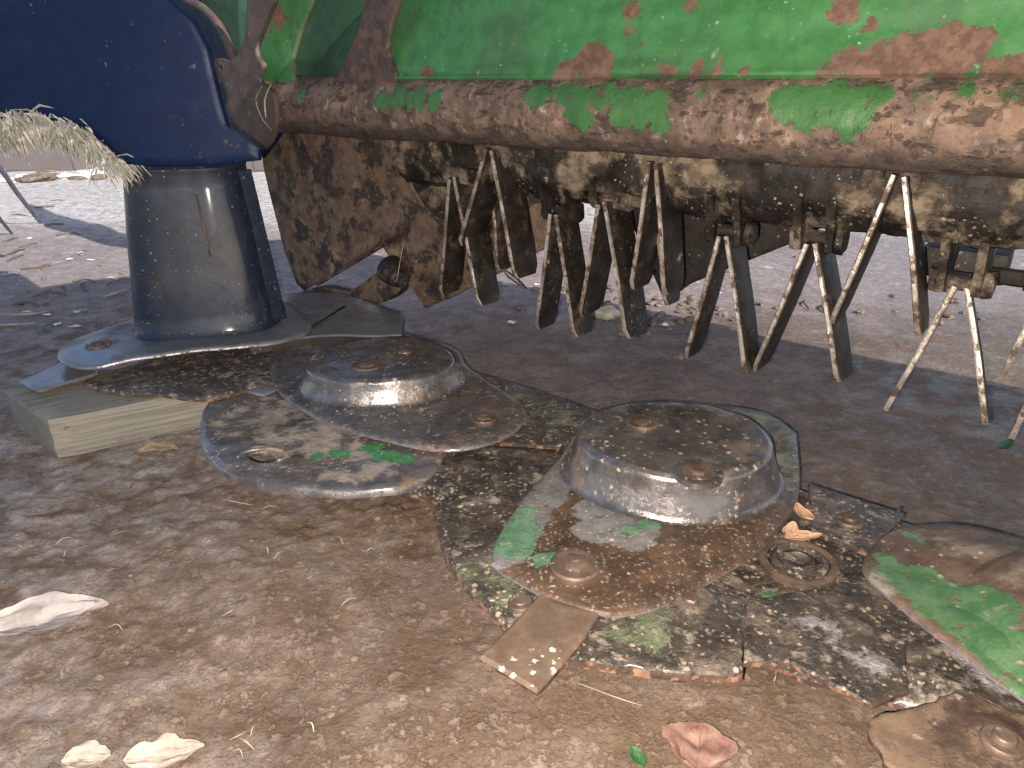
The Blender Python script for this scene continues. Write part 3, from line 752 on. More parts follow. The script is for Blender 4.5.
# fold along the lower edge, bearing cup and tabs
bm = bmesh.new(); tube_path(bm, [Pv(318, 284, ve-.01), Pv(402, 234, ve-.01)], .009, 6, flat=.5); obj('folded_edge', bm, M['plate_rust'], ep, 40)
bm = bmesh.new(); c_ = Pv(462, 150, ve); lathe(bm, [(.150, -.0), (.150, .02), (.136, .026), (.130, .012), (.07, .010), (.05, .04), (.02, .045), (.001, .045)], c_, -V, 48)
cupo = obj('bearing_cup', bm, M['rotor'], ep, 50)
bm = bmesh.new(); ang = [Vector((math.cos(t), math.sin(t))) for t in [PI_*(1.02+.85*i/22) for i in range(23)]]
tube_path(bm, [c_-V*.012+R*a.x*.158+Z*a.y*.158 for a in ang], .007, 8); obj('cup_rim', bm, M['plate_rust'], ep, True)
# right hand inner wall glimpsed between the tines
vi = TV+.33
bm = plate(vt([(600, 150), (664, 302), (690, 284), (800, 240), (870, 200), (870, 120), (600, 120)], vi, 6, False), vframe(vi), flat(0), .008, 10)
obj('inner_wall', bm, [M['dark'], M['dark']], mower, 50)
# gearbox-like links by the ground behind the drum
bm = bmesh.new()
lathe(bm, [(.012, -.01), (.020, 0), (.030, .03), (.034, .06), (.030, .065)], Pv(402, 280, TV+.10), -R*1+V*.3+Z*.25, 20)
lk = obj('pivot_bushing', bm, M['rotor'], mower, 50)
bm = bmesh.new(); lathe(bm, [(.013, 0), (.013, .012), (.008, .014)], Pv(401, 281, TV+.095), R-V*.3-Z*.25, 12); obj('pin', bm, M['dark'], lk, 50)
bm = plate(vt([(298, 296), (320, 287), (345, 292), (372, 284), (392, 262), (400, 290), (370, 306), (325, 312)], TV+.13, 6), vframe(TV+.13), lambda a, b: .006*nz(a, b, 0, 20), .03, 8)
obj('pivot_arm', bm, [M['plate_rust'], M['dark']], mower, 50)

# tine rotor -----------------------------------------------------------
VR = TV+.125; RR = .078
zr = Pv(700, 214, VR-.03).z+RR*.93
uA = at_u(420, 180, VR); uB = uR
bm = bmesh.new(); rows = []
nU, nA = 260, 40
for i in range(nU+1):
    u = uA+(uB-uA)*i/nU
    rows.append([bm.verts.new(tp(u, VR-math.cos(2*PI_*k/nA)*(RR+.009*nz(u, k*.12, 0, 7)+.005*nz(u*34, k*.5, 4, 1)+.003*nz(u*80, k*.9, 8, 1)), zr+math.sin(2*PI_*k/nA)*(RR+.009*nz(u, k*.12, 0, 7)+.005*nz(u*34, k*.5, 4, 1)+.003*nz(u*80, k*.9, 8, 1)))) for k in range(nA)])
for i in range(nU):
    for k in range(nA):
        j = (k+1) % nA; bm.faces.new((rows[i][k], rows[i+1][k], rows[i+1][j], rows[i][j]))
for rr in (rows[0], rows[-1]): bm.faces.new(rr)
rotor = obj('tine_rotor', bm, M['rotor'], mower, 60)

def strap(bm, a, b_, w=.036, t=.0075, top=0):
    d = (b_-a); L = d.length; d.normalize()
    N_ = (V-d*V.dot(d)).normalized()   # width direction
    T_ = d.cross(N_).normalized()
    secs = [(0, 1), (.5, 1), (.93, 1), (1.0, .72)]
    rings = []
    for s, k in secs:
        c = a+d*L*s+T_*.002*math.sin(s*3)
        rings.append([bm.verts.new(c+N_*w*x*k*.5+T_*t*y*.5) for x, y in ((-1, -.6), (-.93, -1), (.93, -1), (1, -.6), (1, .6), (.93, 1), (-.93, 1), (-1, .6))])
    for q in range(len(rings)-1):
        for i in range(8):
            j = (i+1) % 8
            f = bm.faces.new((rings[q][i], rings[q][j], rings[q+1][j], rings[q+1][i]))
            f.material_index = 1 if i in (7, 0, 6) else 0
    bm.faces.new(rings[0]); f = bm.faces.new(rings[-1]); f.material_index = 1
tines = [  # apex, tip1, tip2, v of the apex, dv tip1, dv tip2, strap width
    ((500, 150), (470, 243), (526, 276), TV+.065, 0, .0, .040),
    ((462, 178), (450, 292), (489, 304), TV+.085, .02, -.02, .036),
    ((497, 185), (478, 270), (505, 268), TV+.13, .02, .0, .03),
    ((562, 214), (545, 326), (583, 334), TV+.10, 0, -.01, .036),
    ((612, 202), (590, 312), (637, 336), TV+.09, .02, -.02, .042),
    ((661, 163), (640, 286), (673, 291), TV+.065, 0, .0, .038),
    ((655, 190), (650, 270), (672, 303), TV+.12, 0, .0, .03),
    ((729, 236), (692, 354), (752, 370), TV+.09, 0, -.02, .034),
    ((817, 243), (760, 366), (844, 378), TV+.09, 0, -.02, .040),
    ((902, 176), (836, 319), (922, 331), TV+.065, 0, .0, .034),
    ((960, 285), (886, 409), (986, 423), TV+.12, 0, -.02, .016),
    ((1048, 285), (1003, 374), (1065, 380), TV+.16, 0, 0, .018),
    ((1075, 300), (1012, 436), (1110, 440), TV+.08, 0, 0, .024)]
for i, (ap, t1, t2, va, e1, e2, w) in enumerate(tines):
    bm = bmesh.new()
    A0 = Pv(ap[0], ap[1], va); B1 = Pv(t1[0], t1[1], va+e1); B2 = Pv(t2[0], t2[1], va+e2)
    w *= 1.9 if i < 10 else 1.2
    strap(bm, A0-R*.004+Z*.004, B1, w); strap(bm, A0+R*.008+Z*.002, B2, w)
    # little U at the top joining both legs
    tube_path(bm, [A0-R*.006+Z*.0, A0+Z*.010, A0+R*.010], .006, 8)
    obj('tine', bm, [M['tine_face'], M['tine_edge']], rotor, 40)
    if ap[1] > 172:      # bracket holding this fork
        bm = bmesh.new()
        hw = .020 if i not in (11,) else .014
        Bc = A0+Z*.006
        for s_ in (-1, 1):
            o2 = [Vector((-.046, .060)), Vector((-.020, -.014)), Vector((.010, -.020)), Vector((.030, .055))]
            for p in (0,):
                c = Bc+R*hw*s_
                vs = [bm.verts.new(c+V*q.x+Z*q.y+R*.0065*s_) for q in o2]+[bm.verts.new(c+V*q.x+Z*q.y-R*.004*s_) for q in o2]
                bm.faces.new(vs[:4]); bm.faces.new(vs[4:][::-1])
                for k in range(4): bm.faces.new((vs[k], vs[(k+1) % 4], vs[4+(k+1) % 4], vs[4+k]))
        lathe(bm, [(.010, -hw*1.9), (.017, -hw*1.8), (.019, -hw*1.35), (.013, -hw*1.2), (.012, hw*1.2), (.019, hw*1.35), (.018, hw*1.9), (.010, hw*2.0)], Bc, R, 14)
        for v in bm.verts: v.co += Vector((nz(v.co.x, v.co.y, v.co.z, 60), nz(v.co.y, v.co.z, v.co.x, 60), nz(v.co.z, v.co.x, v.co.y, 60)))*.004
        obj('tine_bracket', bm, M['rotor'], rotor, 40)
# dark bearing block at the right, under the rotor
bm = bmesh.new()
box(bm, Pv(965, 262, TV+.24), R*.055, V*.03, Z*.022, .004)
gb = obj('bearing_block', bm, M['dark'], mower, 40)
for x in (946, 988):
    bm = bmesh.new(); box(bm, Pv(x, 262, TV+.20), R*.006, V*.014, Z*.028, .002); obj('strap', bm, M['bar'], gb, 40)
bm = bmesh.new(); lathe(bm, [(.012, 0), (.012, .05), (.008, .052)], Pv(985, 274, TV+.2), R, 8); obj('bolt', bm, M['dark'], gb, 40)
bm = bmesh.new(); box(bm, Pv(945, 190, TV+.10), (R*.7+Z*.5)*.05, V*.02, (Z*.7-R*.5)*.012, .003); obj('brace', bm, M['rotor'], mower, 40)

# ------------------------------------------------------------------ timber block
def wood_mat(name):
    m, nt = new_mat(name); b = NB(nt)
    A = P(57, 459, 0); B = P(205, 428, 0); d = (B-A).normalized()
    tc = b.n('ShaderNodeTexCoord'); mp = b.n('ShaderNodeMapping'); b.link(tc.outputs['Object'], mp.inputs[0]); mp.inputs['Scale'].default_value = (1.0, 30, 30)
    nn = b.n('ShaderNodeTexNoise'); b.link(mp.outputs[0], nn.inputs['Vector']); nn.inputs['Scale'].default_value = 7; nn.inputs['Detail'].default_value = 9; nn.inputs['Roughness'].default_value = .65; nn.inputs['Distortion'].default_value = .4
    c = b.mixc(b.step(nn.outputs[0], .35, .65), (.13, .12, .10), (.23, .215, .185))
    c = b.mixc(b.math('MULTIPLY', b.step(b.noise(14, 7, .6, 3), .5, .66), .55), c, (.20, .20, .18))
    c = b.mixc(b.math('MULTIPLY', b.step(b.noise(40, 7, .6, 8), .62, .7), .7), c, (.09, .07, .05))
    bs = b.n('ShaderNodeBsdfPrincipled'); out = b.n('ShaderNodeOutputMaterial'); bp = b.n('ShaderNodeBump'); bp.inputs['Strength'].default_value = .5; bp.inputs['Distance'].default_value = .003
    b.link(nn.outputs[0], bp.inputs['Height']); b.link(c, bs.inputs['Base Color']); bs.inputs['Roughness'].default_value = .8
    b.link(bp.outputs[0], bs.inputs['Normal']); b.link(bs.outputs[0], out.inputs[0]); return m
M['wood'] = wood_mat('weathered_timber')
A_ = P(57, 459, 0); B_ = P(12, 424, 0); Cc = P(205, 428, 0)
dL = (Cc-A_).normalized(); dW = (B_-A_); dW = (dW-dL*dW.dot(dL)); wL = max(.10, dW.length); dW.normalize()
bm = bmesh.new()
Lb = .42; hb_ = .071
for v in ():
    pass
nx, ny, nzz = 40, 10, 6
bmesh.ops.create_cube(bm, size=1)
bmesh.ops.scale(bm, vec=(Lb, wL, hb_), verts=bm.verts)
bmesh.ops.subdivide_edges(bm, edges=bm.edges, cuts=12, use_grid_fill=True)
for v in bm.verts:
    c = v.co
    k = 1.0
    ex = (abs(c.x) > Lb/2-.002)+(abs(c.y) > wL/2-.002)+(abs(c.z) > hb_/2-.002)
    if ex >= 2: k = .0035
    else: k = 0
    v.co = c-Vector((c.x/Lb*2, c.y/wL*2, c.z/hb_*2))*k*(.6+nz(c.x, c.y, c.z, 60))+Vector((1, 1, 1))*nz(c.x, c.y, c.z, 22)*.0006
shr = (B_-A_).dot(dL)/wL
for v in bm.verts: v.co.x += (v.co.y+wL/2)*shr*max(0, min(1, (Lb/2-v.co.x)/Lb))
bm.transform(Matrix.Translation((0, 0, hb_/2)))
wb = obj('timber_block', bm, M['wood'], None, 50)
ctrb = A_+dL*Lb/2+dW*wL/2
wb.location = (ctrb.x, ctrb.y, -.002); wb.rotation_euler = (0, 0, math.atan2(dL.y, dL.x))
setp(wb, 'weathered timber block lying under the black drum end of the mower', 'wood block')

# ------------------------------------------------------------------ ground
def gh(x, y):
    """height of the ground"""
    r = 0
    dist = math.hypot(x, y)
    lump = sm(.3, .7, .5+nz(x, y, 2, 2.2))
    lft = sm(.25, -.35, x)
    lft = max(lft, .25)
    shade = 1-.75*sm(-.1, .5, x)*sm(.9, 1.2, y)*(1-sm(1.5, 2.0, y))
    r += nz(x, y, 0, 1.6)*.012
    r += nz(x, y, 4, 6)*.008*(.5+lft)*shade
    a = nz(x, y, 7, 19); b = nz(x, y, 1, 42); c = nz(x, y, 5, 90)
    r += (a*.0022+abs(b)*.0026+c*.0030+sm(.05, .16, nz(x, y, 13, 30))*.0028+sm(.05, .2, nz(x, y, 17, 60))*.0022)*(.22+.36*lft)*(.3+1.1*lump)*shade
    # compacted crust with a broken edge at the bottom of the picture
    e = nz(x, y, 3, 12)*.030+nz(x, y, 8, 40)*.010
    q = P(240, 765, 0); w = P(385, 690, 0); dd = (w-q).normalized(); nn_ = Vector((dd.y, -dd.x, 0))
    s_ = (Vector((x, y, 0))-q).dot(nn_)+e
    k = sm(0, .004, s_)*sm(.42, .12, math.hypot(x-.1, y-.42))
    r = r*(1-.6*k)+.006*k
    r += .010*sm(2.3, 3.0, y)*nz(x, y, 2, 9)
    return r
def axis(lo, hi, st, far, n):
    a = []; v = lo
    while v <= hi: a.append(v); v += st
    up = []; v = hi; s_ = st
    while v < far: s_ *= 1.18; v += s_; up.append(v)
    dn = []; v = lo; s_ = st
    while v > n: s_ *= 1.18; v -= s_; dn.append(v)
    return dn[::-1]+a+up
xs = axis(-1.1, 1.0, .0055, 120, -120); ys = axis(.36, 1.7, .0055, 220, -80)
verts = []; faces = []
for y in ys:
    for x in xs:
        verts.append((x, y, gh(x, y) if (abs(x) < 8 and -3 < y < 9) else 0))
nx = len(xs)
for j in range(len(ys)-1):
    for i in range(nx-1): faces.append((j*nx+i, j*nx+i+1, (j+1)*nx+i+1, (j+1)*nx+i))
me = bpy.data.meshes.new('ground'); me.from_pydata(verts, [], faces)
for p in me.polygons: p.use_smooth = True
gr = bpy.data.objects.new('ground', me); C.objects.link(gr); setp(gr, kind='structure')
def ground_mat():
    m, nt = new_mat('packed_mud'); b = NB(nt)
    sx = b.n('ShaderNodeSeparateXYZ'); b.link(b.pos, sx.inputs[0])
    c = b.mixc(b.step(b.noise(3, 6, .6, 1), .35, .65), (.108, .069, .044), (.155, .104, .070))
    c = b.mixc(b.math('MULTIPLY', b.step(b.noise(16, 9, .65, 4), .48, .66), .55), c, (.27, .205, .165))
    c = b.mixc(b.math('MULTIPLY', b.step(b.noise(30, 9, .7, 9), .52, .66), .5), c, (.10, .068, .048))
    c = b.mixc(b.math('MULTIPLY', b.step(b.noise(70, 6, .7, 19), .64, .72), .4), c, (.34, .26, .20))
    # skylight from the left painted into the mud as paler lilac-grey
    e = b.math('ADD', sx.outputs[0], b.math('MULTIPLY', b.math('SUBTRACT', b.noise(5, 8, .65, 21), .5), 1.1))
    lf = b.math('SUBTRACT', 1, b.step(e, -.75, .05))
    c = b.mixc(b.math('MULTIPLY', lf, b.math('MULTIPLY', b.step(b.noise(20, 8, .65, 23), .38, .6), .75)), c, (.36, .315, .31))
    # daylight beyond the machine painted as paler earth; far dry ground whitened as sunlit
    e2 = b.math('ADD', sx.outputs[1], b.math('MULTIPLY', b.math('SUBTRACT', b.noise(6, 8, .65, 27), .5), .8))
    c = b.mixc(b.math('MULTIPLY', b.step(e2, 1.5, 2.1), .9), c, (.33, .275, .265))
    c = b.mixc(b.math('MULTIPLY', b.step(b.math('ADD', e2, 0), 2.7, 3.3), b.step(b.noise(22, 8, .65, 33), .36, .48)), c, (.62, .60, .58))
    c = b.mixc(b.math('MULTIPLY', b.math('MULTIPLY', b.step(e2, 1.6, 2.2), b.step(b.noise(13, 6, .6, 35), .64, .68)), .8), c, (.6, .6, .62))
    c = b.mixc(b.math('MULTIPLY', b.step(b.noise(75, 8, .7, 55), .54, .60), .38), c, (.34, .27, .22))
    c = b.mixc(b.math('MULTIPLY', b.step(b.noise(34, 9, .68, 51), .54, .46), .30), c, (.11, .075, .052))
    g = b.math('ADD', b.math('MULTIPLY', b.noise(260, 5, .75, 31), .5), .75)
    hs = b.n('ShaderNodeHueSaturation'); b.link(c, hs.inputs['Color']); b.link(g, hs.inputs['Value'])
    vd = b.vor(38, 2); vd2 = b.vor(95, 5)
    h = b.math('ADD', b.math('MULTIPLY', b.noise(60, 8, .7, 2), 1.0), b.math('MULTIPLY', b.noise(200, 6, .7, 6), .25))
    fl1 = b.step(b.noise(34, 9, .68, 51), .50, .54); fl2 = b.step(b.noise(75, 8, .7, 55), .52, .57); fl3 = b.step(b.noise(150, 6, .7, 57), .52, .6)
    h = b.math('ADD', h, b.math('ADD', b.math('MULTIPLY', fl1, .35), b.math('ADD', b.math('MULTIPLY', fl2, .35), b.math('MULTIPLY', fl3, .08))))
    h = b.math('ADD', h, b.math('MULTIPLY', b.math('SUBTRACT', 1, vd), b.math('MULTIPLY', b.step(b.noise(5, 4, .6, 13), .5, .65), .3)))
    h = b.math('ADD', h, b.math('MULTIPLY', b.math('SUBTRACT', 1, vd2), .12))
    bs = b.n('ShaderNodeBsdfPrincipled'); out = b.n('ShaderNodeOutputMaterial'); bp = b.n('ShaderNodeBump'); bp.inputs['Strength'].default_value = .7; bp.inputs['Distance'].default_value = .005
    b.link(h, bp.inputs['Height']); b.link(hs.outputs[0], bs.inputs['Base Color']); b.link(bp.outputs[0], bs.inputs['Normal'])
    b.link(b.mixf(b.step(b.noise(18, 6, .6, 41), .40, .60), .22, .75), bs.inputs['Roughness'])
    b.link(bs.outputs[0], out.inputs[0]); return m
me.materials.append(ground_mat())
def on(px, py, dz=0):
    p = P(px, py, 0)
    for _ in range(3): p = P(px, py, gh(p.x, p.y))
    return Vector((p.x, p.y, gh(p.x, p.y)+dz))

# clods and stones -----------------------------------------------------
M['clod'] = layered('dry_clod_earth', ((.13, .094, .07), (.20, .152, .12)), [dict(c=((.08, .055, .04), (.11, .08, .06)), m=('noise', 50, .5, .6), r=.9)], rough=.9, bump=.8)
M['stone'] = layered('pale_field_stone', ((.30, .27, .22), (.42, .38, .32)), [], rough=.85, bump=.6)
def clod_mesh(seed):
    bm = bmesh.new(); bmesh.ops.create_icosphere(bm, subdivisions=3, radius=1)
    for v in bm.verts:
        c = v.co.copy(); v.co = c*(1+.5*nz(c.x, c.y, c.z+seed*7, 1.3)+.2*nz(c.x, c.y, c.z+seed*3, 3.5)); v.co.z *= .65
    return bm
protos = []
for s_ in range(5):
    o = obj('clod', clod_mesh(s_), M['clod'], None, 60); o['group'] = 'clods of dry earth'
    protos.append(o)
first = [True]*5
def put_clod(x, y, r, s_):
    if first[s_]: o = protos[s_]; first[s_] = False
    else: o = protos[s_].copy(); C.objects.link(o)
    o.location = (x, y, gh(x, y)+r*.2); o.scale = (r, r*random.uniform(.7, 1.1), r*random.uniform(.6, .9)); o.rotation_euler = (0, 0, random.uniform(0, 6))
    far_ = y > 1.5
    setp(o, 'small crumbly clod of dry earth lying on the pale ground beyond the tines' if far_ else 'small crumbly clod of mud lying on the brown ground in front of the mower', 'clod', 'clods of earth beyond the tines' if far_ else 'clods of mud in front of the mower')
rr = random.Random(3)
for i in range(95):
    px_ = rr.gauss(665, 45) if i < 60 else rr.uniform(420, 1010); py_ = rr.gauss(312, 14) if i < 60 else rr.uniform(250, 325)
    p = on(px_, py_); put_clod(p.x, p.y, rr.uniform(.006, .016), i % 5)
for i in range(60):
    px_ = rr.uniform(60, 470) if i < 45 else rr.uniform(0, 130); py_ = rr.uniform(480, 745) if i < 45 else rr.uniform(240, 330)
    p = on(px_, py_); put_clod(p.x, p.y, rr.uniform(.002, .005)*(2 if py_ < 340 else 1), i % 5)
bm = clod_mesh(9); p = on(606, 318); bm.transform(Matrix.Translation(p+Vector((0, 0, .012))) @ Matrix.Diagonal((.032, .022, .03, 1)))
thing_mesh('stone', bm, M['stone'], 'pale yellowish stone on the ground behind the forked tines', 'stone', p, smooth=60)

M['twig'] = layered('dark_twig', ((.10, .08, .06), (.16, .13, .10)), [], rough=.85, bump=.4)
for i in range(34):
    px_, py_ = (rr.uniform(2, 122), rr.uniform(196, 325)) if i < 20 else (rr.uniform(430, 1010), rr.uniform(225, 320))
    p = on(px_, py_); a = rr.uniform(0, 6.28); L = rr.uniform(.03, .10); d = Vector((math.cos(a), math.sin(a), 0)); e = Vector((-d.y, d.x, 0)); rad = rr.uniform(.0015, .004)
    bm = bmesh.new(); q = catmull([p+Z*.003, p+d*L*.5+e*L*rr.uniform(-.2, .2)+Z*.008, p+d*L+Z*.003], 5, False); tube_path(bm, q, rad, 6)
    l_ = i < 20
    thing_mesh('twig', bm, M['twig'], 'thin dark twig lying on the pale ground left of the drum' if l_ else 'thin dark twig lying on the ground behind the tines', 'twig', p, 'twigs left of the drum' if l_ else 'twigs behind the tines', smooth=True)
# straw ---------------------------------------------------------------
M['straw'] = layered('dry_straw', ((.30, .24, .15), (.42, .34, .24)), [], rough=.6, bump=.2)
M['straw_grey'] = layered('grey_stick', ((.26, .22, .19), (.38, .33, .29)), [], rough=.8, bump=.5)
def strand(pts, r, name, mat, label, cat, group=None, n=6, flat=.5):
    bm = bmesh.new(); q = catmull(pts, 7, False); N = len(q)
    tube_path(bm, q, [r*(.45+.55*math.sin(PI_*min(.93, max(.07, i/(N-1))))) for i in range(N)], n, flat=flat)
    return thing_mesh(name, bm, mat, label, cat, pts[0], group, smooth=True)
for i in range(26):
    px_ = rr.uniform(10, 560); py_ = rr.uniform(490, 755)
    if px_ > 420 and py_ < 690: continue
    p = on(px_, py_, .003); a = rr.uniform(0, 6.28); L = rr.uniform(.008, .022); w = rr.uniform(-1, 1)
    d = Vector((math.cos(a), math.sin(a), 0)); e = Vector((-d.y, d.x, 0))
    pts = [p+Vector((0, 0, .001)), p+d*L*.5+e*L*.25*w+Vector((0, 0, .004)), p+d*L+Vector((0, 0, .001))]
    strand(pts, rr.uniform(.0005, .0010), 'straw', M['straw'], 'short bit of dry straw on the mud in front of the mower', 'straw', 'bits of straw on the mud')
strand([on(222, 501, .004), on(236, 504, .005), on(252, 505, .003)], .0013, 'straw', M['straw_grey'], 'long pale straw lying in the shadow left of the round guard', 'straw')
strand([on(578, 686, .004), on(615, 700, .004), on(642, 708, .003)], .0007, 'straw', M['straw'], 'thin straw on the mud right of the jutting blade', 'straw')
strand([on(0, 316, .006), on(25, 318, .010), on(50, 313, .006)], .007, 'stick', M['straw_grey'], 'grey stick on the ground at the left edge, the upper of two', 'stick')
strand([on(-5, 327, .006), on(15, 328, .010), on(36, 325, .006)], .006, 'stick', M['straw_grey'], 'grey stick on the ground at the left edge, the lower of two', 'stick')
strand([on(103, 299, .006), on(118, 294, .010), on(134, 289, .006)], .007, 'stick', M['straw_grey'], 'short stick lying just left of the black drum', 'stick')
# straws caught on the tube
strand([Pv(271, 84, TV-.075), Pv(265, 100, TV-.077), Pv(266, 118, TV-.075)], .0022, 'straw', M['straw'], 'thick bent straw caught on the left end of the rusty tube', 'straw')
strand([Pv(262, 86, TV-.077), Pv(256, 100, TV-.079), Pv(262, 118, TV-.078), Pv(272, 131, TV-.074)], .0012, 'straw', M['straw'], 'thin curved straw caught on the left end of the rusty tube', 'straw')
strand([Pv(96, 93, 0+.9) for _ in (0,)]+[Pv(118, 104, .9), Pv(147, 117, .9)], .0010, 'straw', M['straw'], 'thin straw stuck across the dark blue panel', 'straw') if False else None
strand([Pv(734, 515, .70), Pv(738, 522, .69), Pv(736, 535, .685)], .0005, 'straw', M['straw'], 'hair-thin straw curling over the rim of the big cap', 'straw') if False else None
strand([P(768, 664, .06), P(776, 672, .035), P(774, 684, .02), P(780, 690, .006)], .0006, 'straw', M['straw'], 'thin curly straw hanging below the front edge of the bar', 'straw')
strand([Pv(404, 243, TV+.02), Pv(400, 262, TV+.02), Pv(397, 282, TV+.02)], .0011, 'straw', M['straw_grey'], 'pale stalk hanging in the notch of the rusty end plate', 'straw')
strand([on(505, 272, .006), on(515, 280, .01), on(526, 290, .006)], .006, 'rubber_hose', M['dark'], 'black bit of hose on the ground behind the first tines', 'hose')

# leaves ----------------------------------------------------------------
def leafmat(name, c1, c2, r=.6):
    return layered(name, (c1, c2), [dict(c=(tuple(x*.55 for x in c1), tuple(x*.7 for x in c2)), m=('noise', 60, .55, .66), r=r, a=.6)], rough=r, bump=.5)
def leaf(px, py, L, W, ang, mat, label, curl=.25, z=None, twist=0, name='leaf', cat='leaf', tear=0, pt=None):
    p = pt if pt is not None else (on(px, py) if z is None else P(px, py, z))
    bm = bmesh.new(); nL, nW = 18, 8; g = []
    for i in range(nL+1):
        t = i/nL; w = W*.5*(math.sin(PI_*t**.85))**.75*(1+tear*nz(t*5, 3, px, 1))+.0004; row = []
        for j in range(-nW, nW+1):
            s_ = j/nW
            x = (t-.5)*L; y = s_*w*(1+tear*.6*nz(t*7, s_*2, px+1, 1))
            zz = abs(s_)*w*.45+curl*L*(abs(t-.5)*1.6)**2+.10*W*nz(t*4, s_*3, px, 1)+.03*W*nz(t*9, s_*7, px, 1)+.02*W*abs(math.sin((t*9-abs(s_)*2.2)*3.14))*abs(s_)+twist*s_*w*(t-.5)
            row.append(bm.verts.new((x, y, zz)))
        g.append(row)
    for i in range(nL):
        for j in range(2*nW): bm.faces.new((g[i][j], g[i+1][j], g[i+1][j+1], g[i][j+1]))
    ext = bmesh.ops.extrude_face_region(bm, geom=list(bm.faces))
    bmesh.ops.translate(bm, verts=[v for v in ext['geom'] if isinstance(v, bmesh.types.BMVert)], vec=(0, 0, .0003))
    tube_path(bm, [Vector((-L*.5, 0, curl*L*.64)), Vector((0, 0, .0012)), Vector((L*.5, 0, curl*L*.64))], .0006, 5)
    o = obj(name, bm, mat, None, 50); o.location = p+Vector((0, 0, .002)); o.rotation_euler = (0, 0, math.radians(ang))
    return setp(o, label, cat)
pale = leafmat('pale_dry_leaf', (.30, .26, .25), (.42, .37, .36)); brown = leafmat('brown_dry_leaf', (.30, .16, .09), (.42, .26, .17)); red = leafmat('reddish_leaf', (.15, .075, .06), (.24, .15, .12))
greenl = leafmat('green_leaf', (.03, .085, .03), (.05, .12, .045), .4); cream = leafmat('cream_leaf', (.27, .215, .18), (.38, .32, .28))
tanl = leafmat('tan_leaf', (.20, .15, .10), (.28, .21, .15)); silver = leafmat('silver_leaf', (.35, .37, .4), (.45, .47, .5))
leaf(48, 624, .122, .062, 22, pale, 'large pale curled leaf lying on the mud at the left edge', .10, tear=.25)
leaf(88, 763, .040, .030, 10, cream, 'small cream leaf at the bottom edge, left of a larger one', .15, tear=.3)
leaf(166, 760, .066, .034, 15, cream, 'cream dead leaf with ragged edge at the bottom edge', .15, tear=.5)
leaf(158, 452, .060, .036, 15, tanl, 'flat tan leaf on the ground in front of the timber block', .05, tear=.5)
leaf(698, 752, .052, .062, 70, red, 'reddish brown leaf on the mud below the cutter bar', .10, tear=.3)
leaf(803, 518, .036, .018, 100, brown, 'brown curled leaf on the bar, the upright one beside the big disc', .35, z=.075)
leaf(790, 536, .034, .018, 60, brown, 'brown curled leaf on the bar, wedged against the disc edge', .35, z=.075)
leaf(803, 540, .045, .018, 8, brown, 'flat brown leaf on the bar just above the round hub ring', .12, z=.078)
leaf(637, 760, .024, .012, 110, greenl, 'small green leaf at the bottom edge of the mud', .2)
leaf(698, 675, .012, .008, 0, greenl, 'tiny dark green leaf peeping from under the guard edge', .1)
leaf(1003, 449, .055, .020, 35, greenl, 'green leaf with pale underside on the shaded ground below the right tines', .25, pt=on(1003, 452)+Vector((0, 0, .006)))
leaf(22, 306, .03, .02, 70, greenl, 'small green leaf by the sticks at the left edge', .3)
# scraps beyond
paper = layered('white_scrap', ((.6, .6, .62), (.75, .75, .77)), [], rough=.7, bump=.3)
for i in range(26):
    if i < 12: px_, py_ = rr.uniform(5, 122), rr.uniform(235, 330)
    else: px_, py_ = rr.uniform(420, 720), rr.uniform(275, 330)
    p = on(px_, py_)
    bm = bmesh.new(); k = 7
    vs = [bm.verts.new((math.cos(a)*rr.uniform(.006, .016), math.sin(a)*rr.uniform(.004, .012), rr.uniform(.002, .008))) for a in [2*PI_*j/k for j in range(k)]]
    f = bm.faces.new(vs); e = bmesh.ops.extrude_face_region(bm, geom=[f]); bmesh.ops.translate(bm, verts=[v for v in e['geom'] if isinstance(v, bmesh.types.BMVert)], vec=(0, 0, .001))
    o = obj('leaf_scrap', bm, paper, None); o.location = p
    l = i < 12
    setp(o, 'small whitish scrap of leaf on the ground left of the drum' if l else 'small whitish scrap of leaf on the ground behind the tines', 'leaf scrap', 'whitish scraps left of the drum' if l else 'whitish scraps behind the tines')

# straw hank hanging under the shroud -----------------------------------
bm = bmesh.new(); r2 = random.Random(5)
arc = catmull([Py(x, y, 1.19) for x, y in ((-60, 120), (-15, 120), (30, 118), (70, 124), (100, 142), (124, 166))], 12, False)
for i in range(900):
    k = r2.random()*(len(arc)-1); a0 = arc[int(k)].lerp(arc[min(len(arc)-1, int(k)+1)], k-int(k))
    f_ = k/(len(arc)-1)
    L = r2.uniform(.028, .065)*(1.15-.55*f_); th = r2.gauss(.15, .5)
    d = Vector((math.sin(th)+.35, r2.uniform(-.5, .3), -math.cos(th)*.9)).normalized()
    p0 = a0+Vector((r2.uniform(-.01, .01), r2.uniform(-.04, .03), r2.uniform(-.008, .014)))
    w = r2.uniform(.0012, .0042); sd = d.cross(Vector((0, 1, 0))).normalized()*w*.5
    m1 = p0+d*L*.5+Vector((0, -.004, .004)); p2 = p0+d*L+Z*-.006
    vs = [bm.verts.new(q) for q in (p0-sd*.4, p0+sd*.4, m1+sd, p2, m1-sd)]
    bm.faces.new((vs[0], vs[1], vs[2], vs[3], vs[4]))
    vb_ = [bm.verts.new(v.co+Vector((0, .0008, 0))) for v in vs]
    bm.faces.new(vb_[::-1])
M['hay'] = layered('matted_dry_grass', ((.20, .20, .17), (.31, .30, .26)), [dict(c=((.5, .45, .40), (.6, .55, .5)), m=('noise', 60, .52, .6), r=.8), dict(c=((.12, .09, .06), (.18, .15, .1)), m=('noise', 40, .56, .64), r=.8)], rough=.8, bump=.3)
